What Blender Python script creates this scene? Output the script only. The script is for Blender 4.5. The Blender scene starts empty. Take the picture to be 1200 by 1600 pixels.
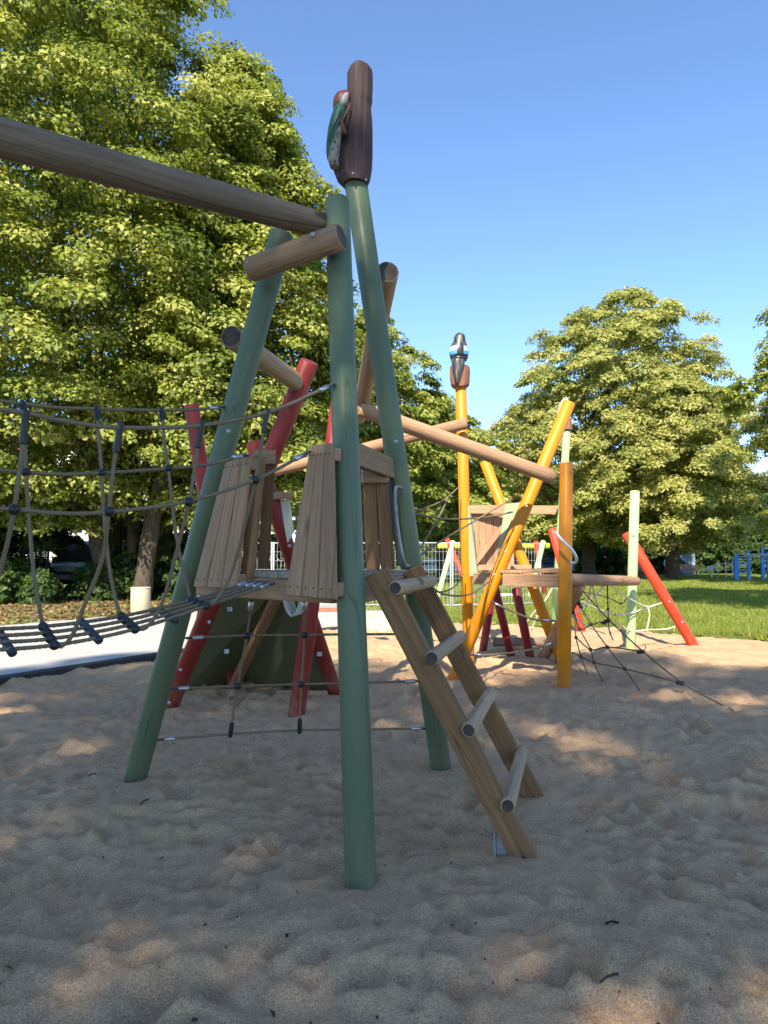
import bpy, bmesh, math, random
import numpy as np
from mathutils import Vector, Matrix, Euler

R = math.radians
scene = bpy.context.scene
COL = scene.collection
random.seed(7)

# ------------------------------------------------------------------ camera
F, YH, CAMH = 1130.0, 872.0, 1.5           # focal length (px of the 1200x1600 photo), horizon row, eye height
PITCH = math.atan((YH - 800) / F)
cd = bpy.data.cameras.new('camera')
cam = bpy.data.objects.new('camera', cd)
COL.objects.link(cam)
cam.location = (0, 0, CAMH)
cam.rotation_euler = (math.pi / 2 + PITCH, 0, 0)
cd.sensor_fit = 'VERTICAL'
cd.sensor_height = 24.0
cd.lens = 24.0 * F / 1600
cd.clip_start = 0.05
cd.clip_end = 2000
scene.camera = cam

# ------------------------------------------------------------------ light
SUN_EL, SUN_AZ = R(40), R(14)              # sun stands behind the camera, a little to its left
world = bpy.data.worlds.new('World')
scene.world = world
world.use_nodes = True
wn = world.node_tree
bg = wn.nodes['Background']
sky = wn.nodes.new('ShaderNodeTexSky')
sky.sky_type = 'NISHITA'
sky.sun_disc = False
sky.sun_elevation = SUN_EL
sky.sun_rotation = math.pi + SUN_AZ
sky.altitude = 400
sky.air_density = 0.9
sky.dust_density = 0.2
sky.ozone_density = 5.0
wn.links.new(sky.outputs[0], bg.inputs[0])
bg.inputs[1].default_value = 0.15
sl = bpy.data.lights.new('sun', 'SUN')
sl.energy = 5.0
sl.angle = R(0.53)
sl.color = (1.0, 0.91, 0.745)
sun = bpy.data.objects.new('sun', sl)
COL.objects.link(sun)
LD = Vector((math.sin(SUN_AZ) * math.cos(SUN_EL), math.cos(SUN_AZ) * math.cos(SUN_EL), -math.sin(SUN_EL)))
sun.rotation_euler = LD.to_track_quat('-Z', 'Y').to_euler()
sun.location = (-6, -25, 25)
vs = scene.view_settings
vs.view_transform = 'Standard'
vs.look = 'None'
vs.gamma = 1
vs.use_curve_mapping = False
vs.exposure = 1.12
cy = scene.cycles
cy.use_denoising = True
cy.max_bounces = 7
cy.diffuse_bounces = 4
cy.glossy_bounces = 3
cy.transmission_bounces = 4
cy.use_adaptive_sampling = True
cy.adaptive_threshold = 0.02

# ------------------------------------------------------------------ helpers: pixels of the photo to places
CT, ST = math.cos(PITCH), math.sin(PITCH)
CAM = Vector((0, 0, CAMH))
def ray(px, py):
    x, yu = (px - 600) / F, (800 - py) / F
    return Vector((x, CT - yu * ST, ST + yu * CT))
def P(px, py, d):
    r = ray(px, py); return CAM + r * (d / r.y)
def G(px, py, z=0.0):
    r = ray(px, py); return CAM + r * ((z - CAMH) / r.z)
def PL(px, py, o, n):                       # ray with a plane through o with normal n
    r = ray(px, py); return CAM + r * ((o - CAM).dot(n) / r.dot(n))
def VP(px, py, o, u):                       # ray with the vertical plane through o along u
    return PL(px, py, o, Vector((u.y, -u.x, 0)))
def nrm(a, b, c):
    return (b - a).cross(c - a).normalized()
def at_z(p, q, z):
    return p.lerp(q, (z - p.z) / (q.z - p.z))

# ------------------------------------------------------------------ helpers: objects
W = {}
def tag(o, label=None, cat=None, group=None, kind=None):
    if label: o['label'] = label
    if cat: o['category'] = cat
    if group: o['group'] = group
    if kind: o['kind'] = kind
    return o
def link(o, parent=None, M=None):
    COL.objects.link(o)
    M = M or Matrix()
    o.matrix_basis = M
    if parent:
        o.parent = parent
        o.matrix_parent_inverse = W[parent.name].inverted()
    W[o.name] = M.copy()
    return o
def empty(name, loc, parent=None):
    o = bpy.data.objects.new(name, None)
    o.empty_display_size = 0.2
    return link(o, parent, Matrix.Translation(Vector(loc)))
def thing(name, loc, label, cat, group=None):
    return tag(empty(name, loc), label, cat, group)
def mobj(name, me, mats, parent=None, M=None):
    o = bpy.data.objects.new(name, me)
    if mats is not None and len(me.materials) == 0:
        for m in (mats if isinstance(mats, (list, tuple)) else [mats]):
            me.materials.append(m)
    return link(o, parent, M)
def frame(p0, z, hint=None):
    z = z.normalized()
    h = hint or Vector((0, 0, 1))
    if abs(h.normalized().dot(z)) > 0.97: h = Vector((0, 1, 0)) if abs(z.y) < 0.9 else Vector((1, 0, 0))
    x = h.cross(z).normalized()
    y = z.cross(x)
    M = Matrix((x, y, z)).transposed().to_4x4()
    M.translation = p0
    return M
def smooth(me, flag=True):
    me.polygons.foreach_set('use_smooth', np.full(len(me.polygons), flag))
def rings_mesh(name, rings, cap=True, capmat=0, sm=True):
    n = len(rings[0]); vs_, fs, mi = [], [], []
    for r in rings: vs_ += [tuple(v) for v in r]
    for k in range(len(rings) - 1):
        for i in range(n):
            j = (i + 1) % n
            fs.append((k*n+i, k*n+j, (k+1)*n+j, (k+1)*n+i)); mi.append(0)
    if cap:
        fs.append(tuple(range(n - 1, -1, -1))); mi.append(capmat)
        b = (len(rings) - 1) * n
        fs.append(tuple(range(b, b + n))); mi.append(capmat)
    me = bpy.data.meshes.new(name)
    me.from_pydata(vs_, [], fs)
    me.polygons.foreach_set('material_index', mi)
    sf = np.full(len(fs), sm)
    if cap: sf[-2:] = False
    me.polygons.foreach_set('use_smooth', sf)
    me.update()
    return me
def log(name, p0, p1, r0, mats, parent, r1=None, seg=24, cham=0.008, wob=0.0, steps=None):
    r1 = r1 or r0
    L = (p1 - p0).length
    steps = steps or (max(2, int(L / 0.12)) if wob else 1)
    rg = random.Random(name + str(round(L, 3)))
    ph = [rg.uniform(0, 6.28) for _ in range(6)]
    st = [(0, -cham), (cham, 0)] + [(cham + (L - 2*cham) * k / steps, 0) for k in range(1, steps)] + [(L - cham, 0), (L, -cham)]
    rings = []
    for z, dr in st:
        r = r0 + (r1 - r0) * z / L + dr
        ring = []
        for i in range(seg):
            a = 2 * math.pi * i / seg
            w = 1 + wob * (math.sin(2*a + ph[0] + z*1.1) + 0.6*math.sin(3*a + ph[1] - z*2.3) + 0.7*math.sin(z*3.1 + ph[2]) + 0.5*math.sin(a + z*5.2 + ph[3]))
            ring.append((r*w*math.cos(a), r*w*math.sin(a), z))
        rings.append(ring)
    me = rings_mesh(name, rings, True, 1 if isinstance(mats, (list, tuple)) and len(mats) > 1 else 0)
    return mobj(name, me, mats, parent, frame(p0, p1 - p0))
def bevel_mesh(bm, off, name):
    if off: bmesh.ops.bevel(bm, geom=bm.edges[:], offset=off, segments=1, affect='EDGES')
    me = bpy.data.meshes.new(name); bm.to_mesh(me); bm.free(); return me
def hexa(name, c8, mat, parent, M, bev=0.004):   # c8 in local coordinates: bottom 4 then top 4, both counter-clockwise
    bm = bmesh.new()
    v = [bm.verts.new(c) for c in c8]
    for f in ((3,2,1,0), (4,5,6,7), (0,1,5,4), (1,2,6,5), (2,3,7,6), (3,0,4,7)): bm.faces.new([v[i] for i in f])
    bmesh.ops.recalc_face_normals(bm, faces=bm.faces[:])
    return mobj(name, bevel_mesh(bm, bev, name), mat, parent, M)
def beam(name, p0, p1, w, h, mat, parent, up=None, bev=0.005):   # box from p0 to p1; h along up, w across
    M = frame(p0, p1 - p0, up)                    # x = up x z (across), y ~ up
    L = (p1 - p0).length; a, b = w/2, h/2
    return hexa(name, [(-a,-b,0),(a,-b,0),(a,b,0),(-a,b,0),(-a,-b,L),(a,-b,L),(a,b,L),(-a,b,L)], mat, parent, M, bev)
def board(name, bl, br, tr, tl, th, mat, parent, bev=0.004):     # tapered board, grain along its height
    o = (bl + br) / 2; z = ((tl + tr) / 2 - o).normalized()
    x = (br - bl); x = (x - z * x.dot(z)).normalized(); y = z.cross(x)
    M = Matrix((x, y, z)).transposed().to_4x4(); M.translation = o
    I = M.inverted(); c = [I @ p for p in (bl, br, tr, tl)]
    t = Vector((0, th/2, 0))
    return hexa(name, [c[0]-t, c[1]-t, c[1]+t, c[0]+t, c[3]-t, c[2]-t, c[2]+t, c[3]+t], mat, parent, M, bev)
def slab(name, pts, th, mat, parent=None, bev=0.0):              # flat polygon with thickness, extruded along its normal
    o = pts[0]; n = Vector((0,0,0))
    for i in range(len(pts)):
        n += (pts[i]-o).cross(pts[(i+1) % len(pts)]-o)
    n.normalize()
    bm = bmesh.new()
    a = [bm.verts.new(p - o) for p in pts]; b = [bm.verts.new(p - o + n*th) for p in pts]
    bm.faces.new(a[::-1]); bm.faces.new(b)
    k = len(pts)
    for i in range(k): bm.faces.new((a[i], a[(i+1)%k], b[(i+1)%k], b[i]))
    return mobj(name, bevel_mesh(bm, bev, name), mat, parent, Matrix.Translation(o))
def spline(pts, step):
    pts = [Vector(p) for p in pts]
    if len(pts) == 2:
        n = max(2, int((pts[1]-pts[0]).length / step)); return [pts[0].lerp(pts[1], k/n) for k in range(n+1)]
    e = [pts[0]*2 - pts[1]] + pts + [pts[-1]*2 - pts[-2]]
    out = []
    for i in range(1, len(e) - 2):
        p0, p1, p2, p3 = e[i-1:i+3]
        n = max(2, int((p2-p1).length / step))
        for k in range(n):
            t = k / n
            out.append(0.5*((2*p1) + (p2-p0)*t + (2*p0-5*p1+4*p2-p3)*t*t + (3*p1-p0-3*p2+p3)*t**3))
    out.append(pts[-1]); return out
def rope(name, pts, r, mat, parent=None, step=0.0125, lobes=4, pitch=0.085, seg=None, amp=0.20, smoothed=True):
    c = spline(pts, step) if smoothed else [Vector(p) for p in pts]
    seg = seg or (lobes * 3 if lobes else 8)
    T0 = (c[1]-c[0]).normalized()
    x = T0.orthogonal().normalized()
    o = c[0].copy(); rings = []; s = 0.0
    for k, p in enumerate(c):
        T = (c[min(k+1, len(c)-1)] - c[max(k-1, 0)]).normalized()
        x = (x - T * x.dot(T)).normalized(); y = T.cross(x)
        if k: s += (p - c[k-1]).length
        ring = []
        for i in range(seg):
            a = 2*math.pi*i/seg
            rr = r * (1 + (amp*math.cos(lobes*(a - 2*math.pi*s/pitch)) if lobes else 0))
            ring.append(p - o + (x*math.cos(a) + y*math.sin(a))*rr)
        rings.append(ring)
    return mobj(name, rings_mesh(name, rings), mat, parent, Matrix.Translation(o))
def tube(name, pts, r, mat, parent=None, step=0.02, seg=10):
    return rope(name, pts, r, mat, parent, step, 0, seg=seg)
_ball = {}
def ball(name, p, r, mat, parent, M=None, sq=(1,1,1), sub=2):
    k = (round(r, 4), mat.name, sq, sub)
    if k not in _ball:
        bm = bmesh.new(); bmesh.ops.create_icosphere(bm, subdivisions=sub, radius=r)
        for v in bm.verts: v.co = Vector((v.co.x*sq[0], v.co.y*sq[1], v.co.z*sq[2]))
        me = bpy.data.meshes.new(name); bm.to_mesh(me); bm.free(); smooth(me); me.materials.append(mat); _ball[k] = me
    return link(bpy.data.objects.new(name, _ball[k]), parent, (Matrix.Translation(p) @ M) if M else Matrix.Translation(p))
def bolt(p, d, parent, r=0.011):             # dome-headed bolt with washer
    M = frame(p, d)
    k = ('bolt', r)
    if k not in _ball:
        rings = [[(q*math.cos(a*math.pi/5), q*math.sin(a*math.pi/5), z) for a in range(10)] for q, z in ((r*1.05,-.004),(r*1.05,.002),(r*.72,.002),(r*.62,.006),(r*.25,.008))]
        me = rings_mesh('bolt', rings); me.materials.append(MAT['galvanised']); _ball[k] = me
    return link(bpy.data.objects.new('bolt', _ball[k]), parent, M)
def quads(name, V, rnd, mat, parent=None, loc=(0,0,0)):          # V: N x 4 x 3
    N = len(V); k = V.shape[1]
    me = bpy.data.meshes.new(name)
    me.vertices.add(N*k); me.vertices.foreach_set('co', V.reshape(-1).astype(np.float32))
    me.loops.add(N*k); me.loops.foreach_set('vertex_index', np.arange(N*k, dtype=np.int32))
    me.polygons.add(N); me.polygons.foreach_set('loop_start', np.arange(0, N*k, k, dtype=np.int32))
    at = me.attributes.new('rnd', 'FLOAT', 'FACE'); at.data.foreach_set('value', rnd.astype(np.float32))
    me.update(calc_edges=True)
    return mobj(name, me, mat, parent, Matrix.Translation(Vector(loc)))

# ------------------------------------------------------------------ materials
MAT = {}
def mat(name):
    m = bpy.data.materials.new(name); m.use_nodes = True
    nt = m.node_tree; b = nt.nodes['Principled BSDF']; MAT[name] = m
    return m, nt, b
def nd(nt, t, **kw):
    n = nt.nodes.new(t)
    for k, v in kw.items():
        if k.startswith('i_'):
            key = k[2:]
            n.inputs[int(key) if key.isdigit() else key].default_value = v
        else: setattr(n, k, v)
    return n
def ramp(nt, fac, stops, interp='LINEAR'):
    n = nt.nodes.new('ShaderNodeValToRGB'); n.color_ramp.interpolation = interp
    e = n.color_ramp.elements
    while len(e) < len(stops): e.new(0.5)
    for i, (p, c) in enumerate(stops): e[i].position = p; e[i].color = (*c, 1) if len(c) == 3 else c
    nt.links.new(fac, n.inputs[0]); return n.outputs[0]
def ocoord(nt, scale=(1,1,1), rnd=True):
    tc = nd(nt, 'ShaderNodeTexCoord'); mp = nd(nt, 'ShaderNodeMapping'); mp.inputs['Scale'].default_value = scale
    nt.links.new(tc.outputs['Object'], mp.inputs[0])
    if rnd:
        oi = nd(nt, 'ShaderNodeObjectInfo'); mu = nd(nt, 'ShaderNodeMath', operation='MULTIPLY', i_1=37.0)
        nt.links.new(oi.outputs['Random'], mu.inputs[0]); nt.links.new(mu.outputs[0], mp.inputs['Location'])
    return mp.outputs[0]
def noise(nt, co, s, det=4, rough=0.55):
    n = nd(nt, 'ShaderNodeTexNoise'); n.inputs['Scale'].default_value = s; n.inputs['Detail'].default_value = det; n.inputs['Roughness'].default_value = rough
    if co: nt.links.new(co, n.inputs['Vector'])
    return n.outputs['Fac']
def mixc(nt, fac, a, b, mode='MIX'):
    n = nd(nt, 'ShaderNodeMix', data_type='RGBA', blend_type=mode)
    for sock, v in ((0, fac), (6, a), (7, b)):
        if isinstance(v, (int, float)): n.inputs[sock].default_value = v
        elif isinstance(v, tuple): n.inputs[sock].default_value = (*v, 1) if len(v) == 3 else v
        else: nt.links.new(v, n.inputs[sock])
    return n.outputs[2]
def bump(nt, b, h, strength, dist=0.01):
    n = nd(nt, 'ShaderNodeBump'); n.inputs['Strength'].default_value = strength; n.inputs['Distance'].default_value = dist
    nt.links.new(h, n.inputs['Height']); nt.links.new(n.outputs[0], b.inputs['Normal'])
def plain(name, c, rough=0.6, metal=0.0, var=0.12, s=6.0):
    m, nt, b = mat(name)
    co = ocoord(nt)
    n = noise(nt, co, s, 5)
    lo, hi = tuple(x*(1-var) for x in c), tuple(min(1, x*(1+var)) for x in c)
    nt.links.new(ramp(nt, n, [(0.3, lo), (0.7, hi)]), b.inputs['Base Color'])
    b.inputs['Roughness'].default_value = rough; b.inputs['Metallic'].default_value = metal
    return m
def paint(name, c, rough=0.42, wear=0.32):
    m, nt, b = mat(name)
    co = ocoord(nt); n = noise(nt, co, 3.5, 6, 0.65); n2 = noise(nt, ocoord(nt, (1,1,0.15)), 40, 3)
    base = ramp(nt, n, [(0.25, tuple(x*0.93 for x in c)), (0.75, tuple(min(1, x*1.05) for x in c))])
    dust = ramp(nt, n2, [(0.55, (0,0,0)), (0.8, (0.35,0.35,0.35))])
    g = sum(c)/3
    col = mixc(nt, dust, base, tuple(0.75*x + 0.25*g for x in c))
    # sand and scuffs clinging to the foot of the post, a few drying cracks
    tcp = nd(nt, 'ShaderNodeTexCoord'); spz = nd(nt, 'ShaderNodeSeparateXYZ'); nt.links.new(tcp.outputs['Object'], spz.inputs[0])
    foot = ramp(nt, spz.outputs[2], [(0.26, (wear,)*3), (0.60, (0.0,)*3)])
    sm1 = noise(nt, ocoord(nt, (1,1,0.5)), 11, 6, 0.75)
    foot = mixc(nt, 1.0, foot, ramp(nt, sm1, [(0.42, (0,0,0)), (0.62, (1,1,1))]), 'MULTIPLY')
    col = mixc(nt, foot, col, (0.40, 0.30, 0.21))
    crp = noise(nt, ocoord(nt, (1,1,0.05)), 5, 2, 0.5)
    col = mixc(nt, ramp(nt, crp, [(0.496, (0,0,0)), (0.5, (0.55 if wear else 0.0,)*3), (0.504, (0,0,0))]), col, tuple(x*0.3 for x in c))
    sc1 = noise(nt, ocoord(nt, (1,1,0.6)), 19, 5, 0.8)
    col = mixc(nt, ramp(nt, sc1, [(0.66, (0,0,0)), (0.74, (0.35 if wear else 0.06,)*3)]), col, tuple(min(1, x*0.6 + 0.14) for x in c))
    nt.links.new(col, b.inputs['Base Color'])
    b.inputs['Specular IOR Level'].default_value = 0.35
    nt.links.new(ramp(nt, n, [(0.2, (rough-.06,)*3), (0.8, (rough+.12,)*3)]), b.inputs['Roughness'])
    bump(nt, b, n2, 0.12, 0.002)
    return m
def wood(name, dark, mid, light, grain=1.0, grey=0.0):
    m, nt, b = mat(name)
    co = ocoord(nt, (1,1,0.07)); co2 = ocoord(nt, (1,1,0.3))
    g = noise(nt, co, 55*grain, 6, 0.7); broad = noise(nt, co2, 5, 4, 0.6)
    wv = nd(nt, 'ShaderNodeTexWave', wave_type='RINGS'); wv.rings_direction = 'Z'
    wv.inputs['Scale'].default_value = 9*grain; wv.inputs['Distortion'].default_value = 7.0; wv.inputs['Detail'].default_value = 3; wv.inputs['Detail Scale'].default_value = 1.2
    nt.links.new(ocoord(nt, (1,1,0.10)), wv.inputs['Vector'])
    col = ramp(nt, g, [(0.25, dark), (0.5, mid), (0.78, light)])
    col = mixc(nt, ramp(nt, wv.outputs['Fac'], [(0.0, (0.28,)*3), (0.4, (0,0,0))]), col, tuple(x*0.85 for x in dark))
    col = mixc(nt, ramp(nt, broad, [(0.35, (0.5,)*3), (0.62, (0,0,0))]), col, tuple(x*0.75 for x in mid))
    vo = nd(nt, 'ShaderNodeTexVoronoi'); vo.inputs['Scale'].default_value = 3.2
    nt.links.new(ocoord(nt, (1,1,0.45)), vo.inputs['Vector'])
    col = mixc(nt, ramp(nt, vo.outputs['Distance'], [(0.06, (0.85,)*3), (0.13, (0,0,0))]), col, tuple(x*0.4 for x in dark))
    # drying cracks along the grain
    cr = noise(nt, ocoord(nt, (1,1,0.03)), 7, 1, 0.5)
    crk = ramp(nt, cr, [(0.493, (0,0,0)), (0.5, (0.7,)*3), (0.507, (0,0,0))])
    col = mixc(nt, crk, col, tuple(x*0.35 for x in dark))
    oi = nd(nt, 'ShaderNodeObjectInfo')               # every board its own tone
    col = mixc(nt, 1.0, col, ramp(nt, oi.outputs['Random'], [(0.0, (0.76, 0.74, 0.72)), (0.5, (1.0, 0.98, 0.95)), (1.0, (1.0, 1.0, 1.0))]), 'MULTIPLY')
    nt.links.new(col, b.inputs['Base Color'])
    b.inputs['Roughness'].default_value = 0.78; b.inputs['Specular IOR Level'].default_value = 0.25
    mx = nd(nt, 'ShaderNodeMath', operation='SUBTRACT'); nt.links.new(g, mx.inputs[0]); nt.links.new(crk, mx.inputs[1])
    bump(nt, b, mx.outputs[0], 0.35, 0.004)
    return m
def wood_end(name, dark, light):
    m, nt, b = mat(name)
    wv = nd(nt, 'ShaderNodeTexWave', wave_type='RINGS'); wv.rings_direction = 'Z'
    wv.inputs['Scale'].default_value = 38; wv.inputs['Distortion'].default_value = 1.2; wv.inputs['Detail'].default_value = 2
    nt.links.new(ocoord(nt, (1,1,1), False), wv.inputs['Vector'])
    n = noise(nt, ocoord(nt), 14, 4)
    col = ramp(nt, wv.outputs['Fac'], [(0.2, dark), (0.9, light)])
    col = mixc(nt, ramp(nt, n, [(0.4, (0.6,)*3), (0.6, (0,0,0))]), col, tuple(x*0.6 for x in dark))
    vo = nd(nt, 'ShaderNodeTexVoronoi', feature='DISTANCE_TO_EDGE'); vo.inputs['Scale'].default_value = 16
    nt.links.new(ocoord(nt), vo.inputs['Vector'])
    col = mixc(nt, ramp(nt, vo.outputs['Distance'], [(0.0, (0.9,)*3), (0.035, (0,0,0))]), col, tuple(x*0.25 for x in dark))
    nt.links.new(col, b.inputs['Base Color']); b.inputs['Roughness'].default_value = 0.85
    bump(nt, b, wv.outputs['Fac'], 0.2, 0.002)
    return m
GREEN = paint('green_paint', (0.115, 0.158, 0.092))
RED_SHADE = paint('red_paint_shaded', (0.25, 0.026, 0.020))  # red for the shaded posts, their shade darkened into the colour
RED_SUN = paint('red_paint_sunlit', (0.52, 0.052, 0.020))  # brighter red for the sunlit poles, sunlight put into the colour
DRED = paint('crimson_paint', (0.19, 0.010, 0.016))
ORNG = paint('orange_paint', (0.62, 0.222, 0.007), 0.4)
MINT = paint('mint_paint', (0.38, 0.56, 0.25))
YELL = paint('yellow_paint', (0.75, 0.55, 0.03))
BLUE = paint('blue_paint', (0.03, 0.22, 0.62))
SAGE = paint('sage_board', (0.33, 0.36, 0.22), 0.55, 0.0)
CREAM = paint('cream_board', (0.62, 0.60, 0.44), 0.55, 0.0)
OLIVE = paint('olive_board', (0.115, 0.122, 0.062), 0.6, 0.0)
WGREY = wood('weathered_log', (0.130, 0.093, 0.066), (0.225, 0.167, 0.120), (0.320, 0.246, 0.180))
WBOARD = wood('weathered_board', (0.270, 0.163, 0.096), (0.430, 0.270, 0.160), (0.540, 0.363, 0.224))
WBROWN = wood('brown_board', (0.17, 0.085, 0.04), (0.31, 0.165, 0.08), (0.40, 0.235, 0.125))
WLADDER = wood('ladder_wood', (0.165, 0.088, 0.042), (0.27, 0.155, 0.078), (0.36, 0.225, 0.125))
WRUNG = wood('pale_round_wood', (0.300, 0.205, 0.120), (0.460, 0.330, 0.208), (0.580, 0.437, 0.288))
WLOG = wood('larch_log', (0.28, 0.155, 0.085), (0.45, 0.27, 0.16), (0.55, 0.37, 0.24))
WDECK = wood('grey_plank', (0.240, 0.205, 0.160), (0.380, 0.326, 0.256), (0.480, 0.419, 0.336))
WEND = wood_end('log_end_dark', (0.055, 0.042, 0.036), (0.125, 0.095, 0.08))
WEND2 = wood_end('log_end_light', (0.30, 0.165, 0.085), (0.50, 0.31, 0.18))
TRUNK = wood('carved_trunk', (0.036, 0.023, 0.026), (0.066, 0.043, 0.046), (0.10, 0.07, 0.075))
STUMP = wood('carved_stump', (0.16, 0.07, 0.045), (0.25, 0.115, 0.078), (0.32, 0.17, 0.12))
plain('steel', (0.55, 0.56, 0.57), 0.35, 0.9, 0.1, 30)
plain('galvanised', (0.42, 0.45, 0.47), 0.5, 0.6, 0.25, 18)
plain('black_plastic', (0.016, 0.018, 0.021), 0.45, 0, 0.3, 20)
plain('dark_metal', (0.06, 0.07, 0.085), 0.45, 0.3)
plain('white_metal', (0.62, 0.64, 0.64), 0.4, 0.2)
plain('fence_zinc', (0.46, 0.48, 0.48), 0.45, 0.3)
plain('concrete', (0.42, 0.39, 0.34), 0.9, 0, 0.2, 8)
plain('rubber', (0.035, 0.034, 0.036), 0.85, 0, 0.4, 30)
plain('white_render', (0.74, 0.71, 0.65), 0.9, 0, 0.06, 2)
plain('grey_render', (0.40, 0.42, 0.44), 0.85, 0, 0.1, 2)
plain('roof_tile', (0.20, 0.09, 0.06), 0.8, 0, 0.25, 6)
plain('car_blue', (0.03, 0.09, 0.20), 0.25, 0.2, 0.05)
plain('car_white', (0.50, 0.50, 0.48), 0.25, 0, 0.04)
plain('car_silver', (0.40, 0.42, 0.43), 0.28, 0.5, 0.05)
plain('tyre', (0.02, 0.02, 0.02), 0.8)
plain('bird_green', (0.026, 0.10, 0.055), 0.5, 0, 0.2, 12)
plain('bird_red', (0.13, 0.04, 0.025), 0.5, 0, 0.2, 12)
plain('bird_white', (0.32, 0.32, 0.31), 0.5, 0, 0.12, 20)
plain('bird_cream', (0.44, 0.40, 0.32), 0.6, 0, 0.3, 40)
plain('bird_black', (0.022, 0.022, 0.026), 0.3, 0, 0.4, 14)
plain('bird_blue', (0.05, 0.30, 0.58), 0.4, 0, 0.15, 20)
plain('hose', (0.56, 0.54, 0.47), 0.8, 0, 0.15, 60)
plain('red_plank', (0.36, 0.13, 0.07), 0.7, 0, 0.25, 8)
m, nt, b = mat('glass'); b.inputs['Base Color'].default_value = (0.03, 0.04, 0.05, 1); b.inputs['Roughness'].default_value = 0.08
m, nt, b = mat('rope_fibre')
n1 = noise(nt, ocoord(nt), 420, 2); n2 = noise(nt, ocoord(nt), 5, 3)
nt.links.new(mixc(nt, n2, ramp(nt, n1, [(0.3, (0.13, 0.095, 0.06)), (0.7, (0.30, 0.235, 0.16))]), (0.22, 0.165, 0.105)), b.inputs['Base Color'])
b.inputs['Roughness'].default_value = 0.9; b.inputs['Specular IOR Level'].default_value = 0.15
ROPE = m
plain('rope_white', (0.62, 0.57, 0.46), 0.85, 0, 0.1, 60)
plain('rope_dark', (0.12, 0.098, 0.072), 0.85, 0, 0.2, 60)
# carved black bird with pale streaks of wear
m, nt, b = mat('bird_worn_black')
st = noise(nt, ocoord(nt, (1,1,0.12)), 26, 4, 0.7)
nt.links.new(ramp(nt, st, [(0.44, (0.022, 0.022, 0.027)), (0.62, (0.13, 0.12, 0.11)), (0.74, (0.5, 0.47, 0.44))]), b.inputs['Base Color'])
b.inputs['Roughness'].default_value = 0.32
def magpie_paint():
    m, nt, b = mat('magpie_paint')
    st = noise(nt, ocoord(nt, (1,1,0.12)), 26, 4, 0.7)
    col = ramp(nt, st, [(0.44, (0.022, 0.022, 0.027)), (0.62, (0.12, 0.11, 0.10)), (0.76, (0.45, 0.42, 0.40))])
    tc = nd(nt, 'ShaderNodeTexCoord'); sp = nd(nt, 'ShaderNodeSeparateXYZ'); nt.links.new(tc.outputs['Object'], sp.inputs[0])
    ax_ = nd(nt, 'ShaderNodeMath', operation='ADD', i_1=0.115); nt.links.new(sp.outputs[0], ax_.inputs[0])
    ab = nd(nt, 'ShaderNodeMath', operation='ABSOLUTE'); nt.links.new(ax_.outputs[0], ab.inputs[0])
    side = ramp(nt, ab.outputs[0], [(0.045, (0,0,0)), (0.055, (1,1,1))])
    for z0, z1, c in ((0.085, 0.155, (0.62, 0.61, 0.58)), (0.035, 0.088, (0.06, 0.33, 0.60))):
        bandm = ramp(nt, sp.outputs[2], [(z0-.004, (0,0,0)), (z0+.004, (1,1,1)), (z1-.004, (1,1,1)), (z1+.004, (0,0,0))])
        col = mixc(nt, mixc(nt, 1.0, side, bandm, 'MULTIPLY'), col, c)
    nt.links.new(col, b.inputs['Base Color']); b.inputs['Roughness'].default_value = 0.35
magpie_paint()
# speckled belly
m, nt, b = mat('bird_speckle')
vo = nd(nt, 'ShaderNodeTexVoronoi'); vo.inputs['Scale'].default_value = 60; nt.links.new(ocoord(nt, (1,1,0.5)), vo.inputs['Vector'])
nt.links.new(ramp(nt, vo.outputs['Distance'], [(0.32, (0.07, 0.06, 0.05)), (0.48, (0.26, 0.235, 0.19))]), b.inputs['Base Color']); b.inputs['Roughness'].default_value = 0.6

def foliage(name, stops, trans=0.45, tc=None):
    m = bpy.data.materials.new(name); m.use_nodes = True; nt = m.node_tree; MAT[name] = m
    b = nt.nodes['Principled BSDF']; out = nt.nodes['Material Output']
    at = nd(nt, 'ShaderNodeAttribute', attribute_name='rnd')
    col = ramp(nt, at.outputs['Fac'], stops)
    nt.links.new(col, b.inputs['Base Color']); b.inputs['Roughness'].default_value = 0.55; b.inputs['Specular IOR Level'].default_value = 0.3
    t = nd(nt, 'ShaderNodeBsdfTranslucent')
    nt.links.new(mixc(nt, 1.0, col, tc or (1.0, 1.0, 0.45), 'MULTIPLY'), t.inputs[0])
    ms = nd(nt, 'ShaderNodeMixShader', i_0=trans)
    nt.links.new(b.outputs[0], ms.inputs[1]); nt.links.new(t.outputs[0], ms.inputs[2]); nt.links.new(ms.outputs[0], out.inputs[0])
    return m
LIME = foliage('linden_leaf', [(0.0, (0.075, 0.11, 0.018)), (0.35, (0.20, 0.25, 0.042)), (0.65, (0.385, 0.42, 0.095)), (1.0, (0.62, 0.59, 0.21))])
LIME2 = foliage('linden_leaf_flowering', [(0.0, (0.10, 0.125, 0.028)), (0.3, (0.27, 0.30, 0.07)), (0.65, (0.47, 0.46, 0.14)), (1.0, (0.66, 0.60, 0.26))])
DGREEN = foliage('dark_leaf', [(0.0, (0.022, 0.045, 0.012)), (0.6, (0.055, 0.10, 0.022)), (1.0, (0.13, 0.18, 0.04))], 0.3)
MGREEN = foliage('mid_leaf', [(0.0, (0.035, 0.07, 0.016)), (0.6, (0.085, 0.14, 0.03)), (1.0, (0.18, 0.22, 0.06))], 0.35)
GRASS = foliage('grass_blade', [(0.0, (0.11, 0.16, 0.022)), (0.5, (0.25, 0.30, 0.05)), (0.85, (0.34, 0.37, 0.08)), (1.0, (0.46, 0.42, 0.16))], 0.4)
m, nt, b = mat('bark')
co = ocoord(nt, (1,1,0.25)); n1 = noise(nt, co, 14, 6, 0.7)
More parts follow.
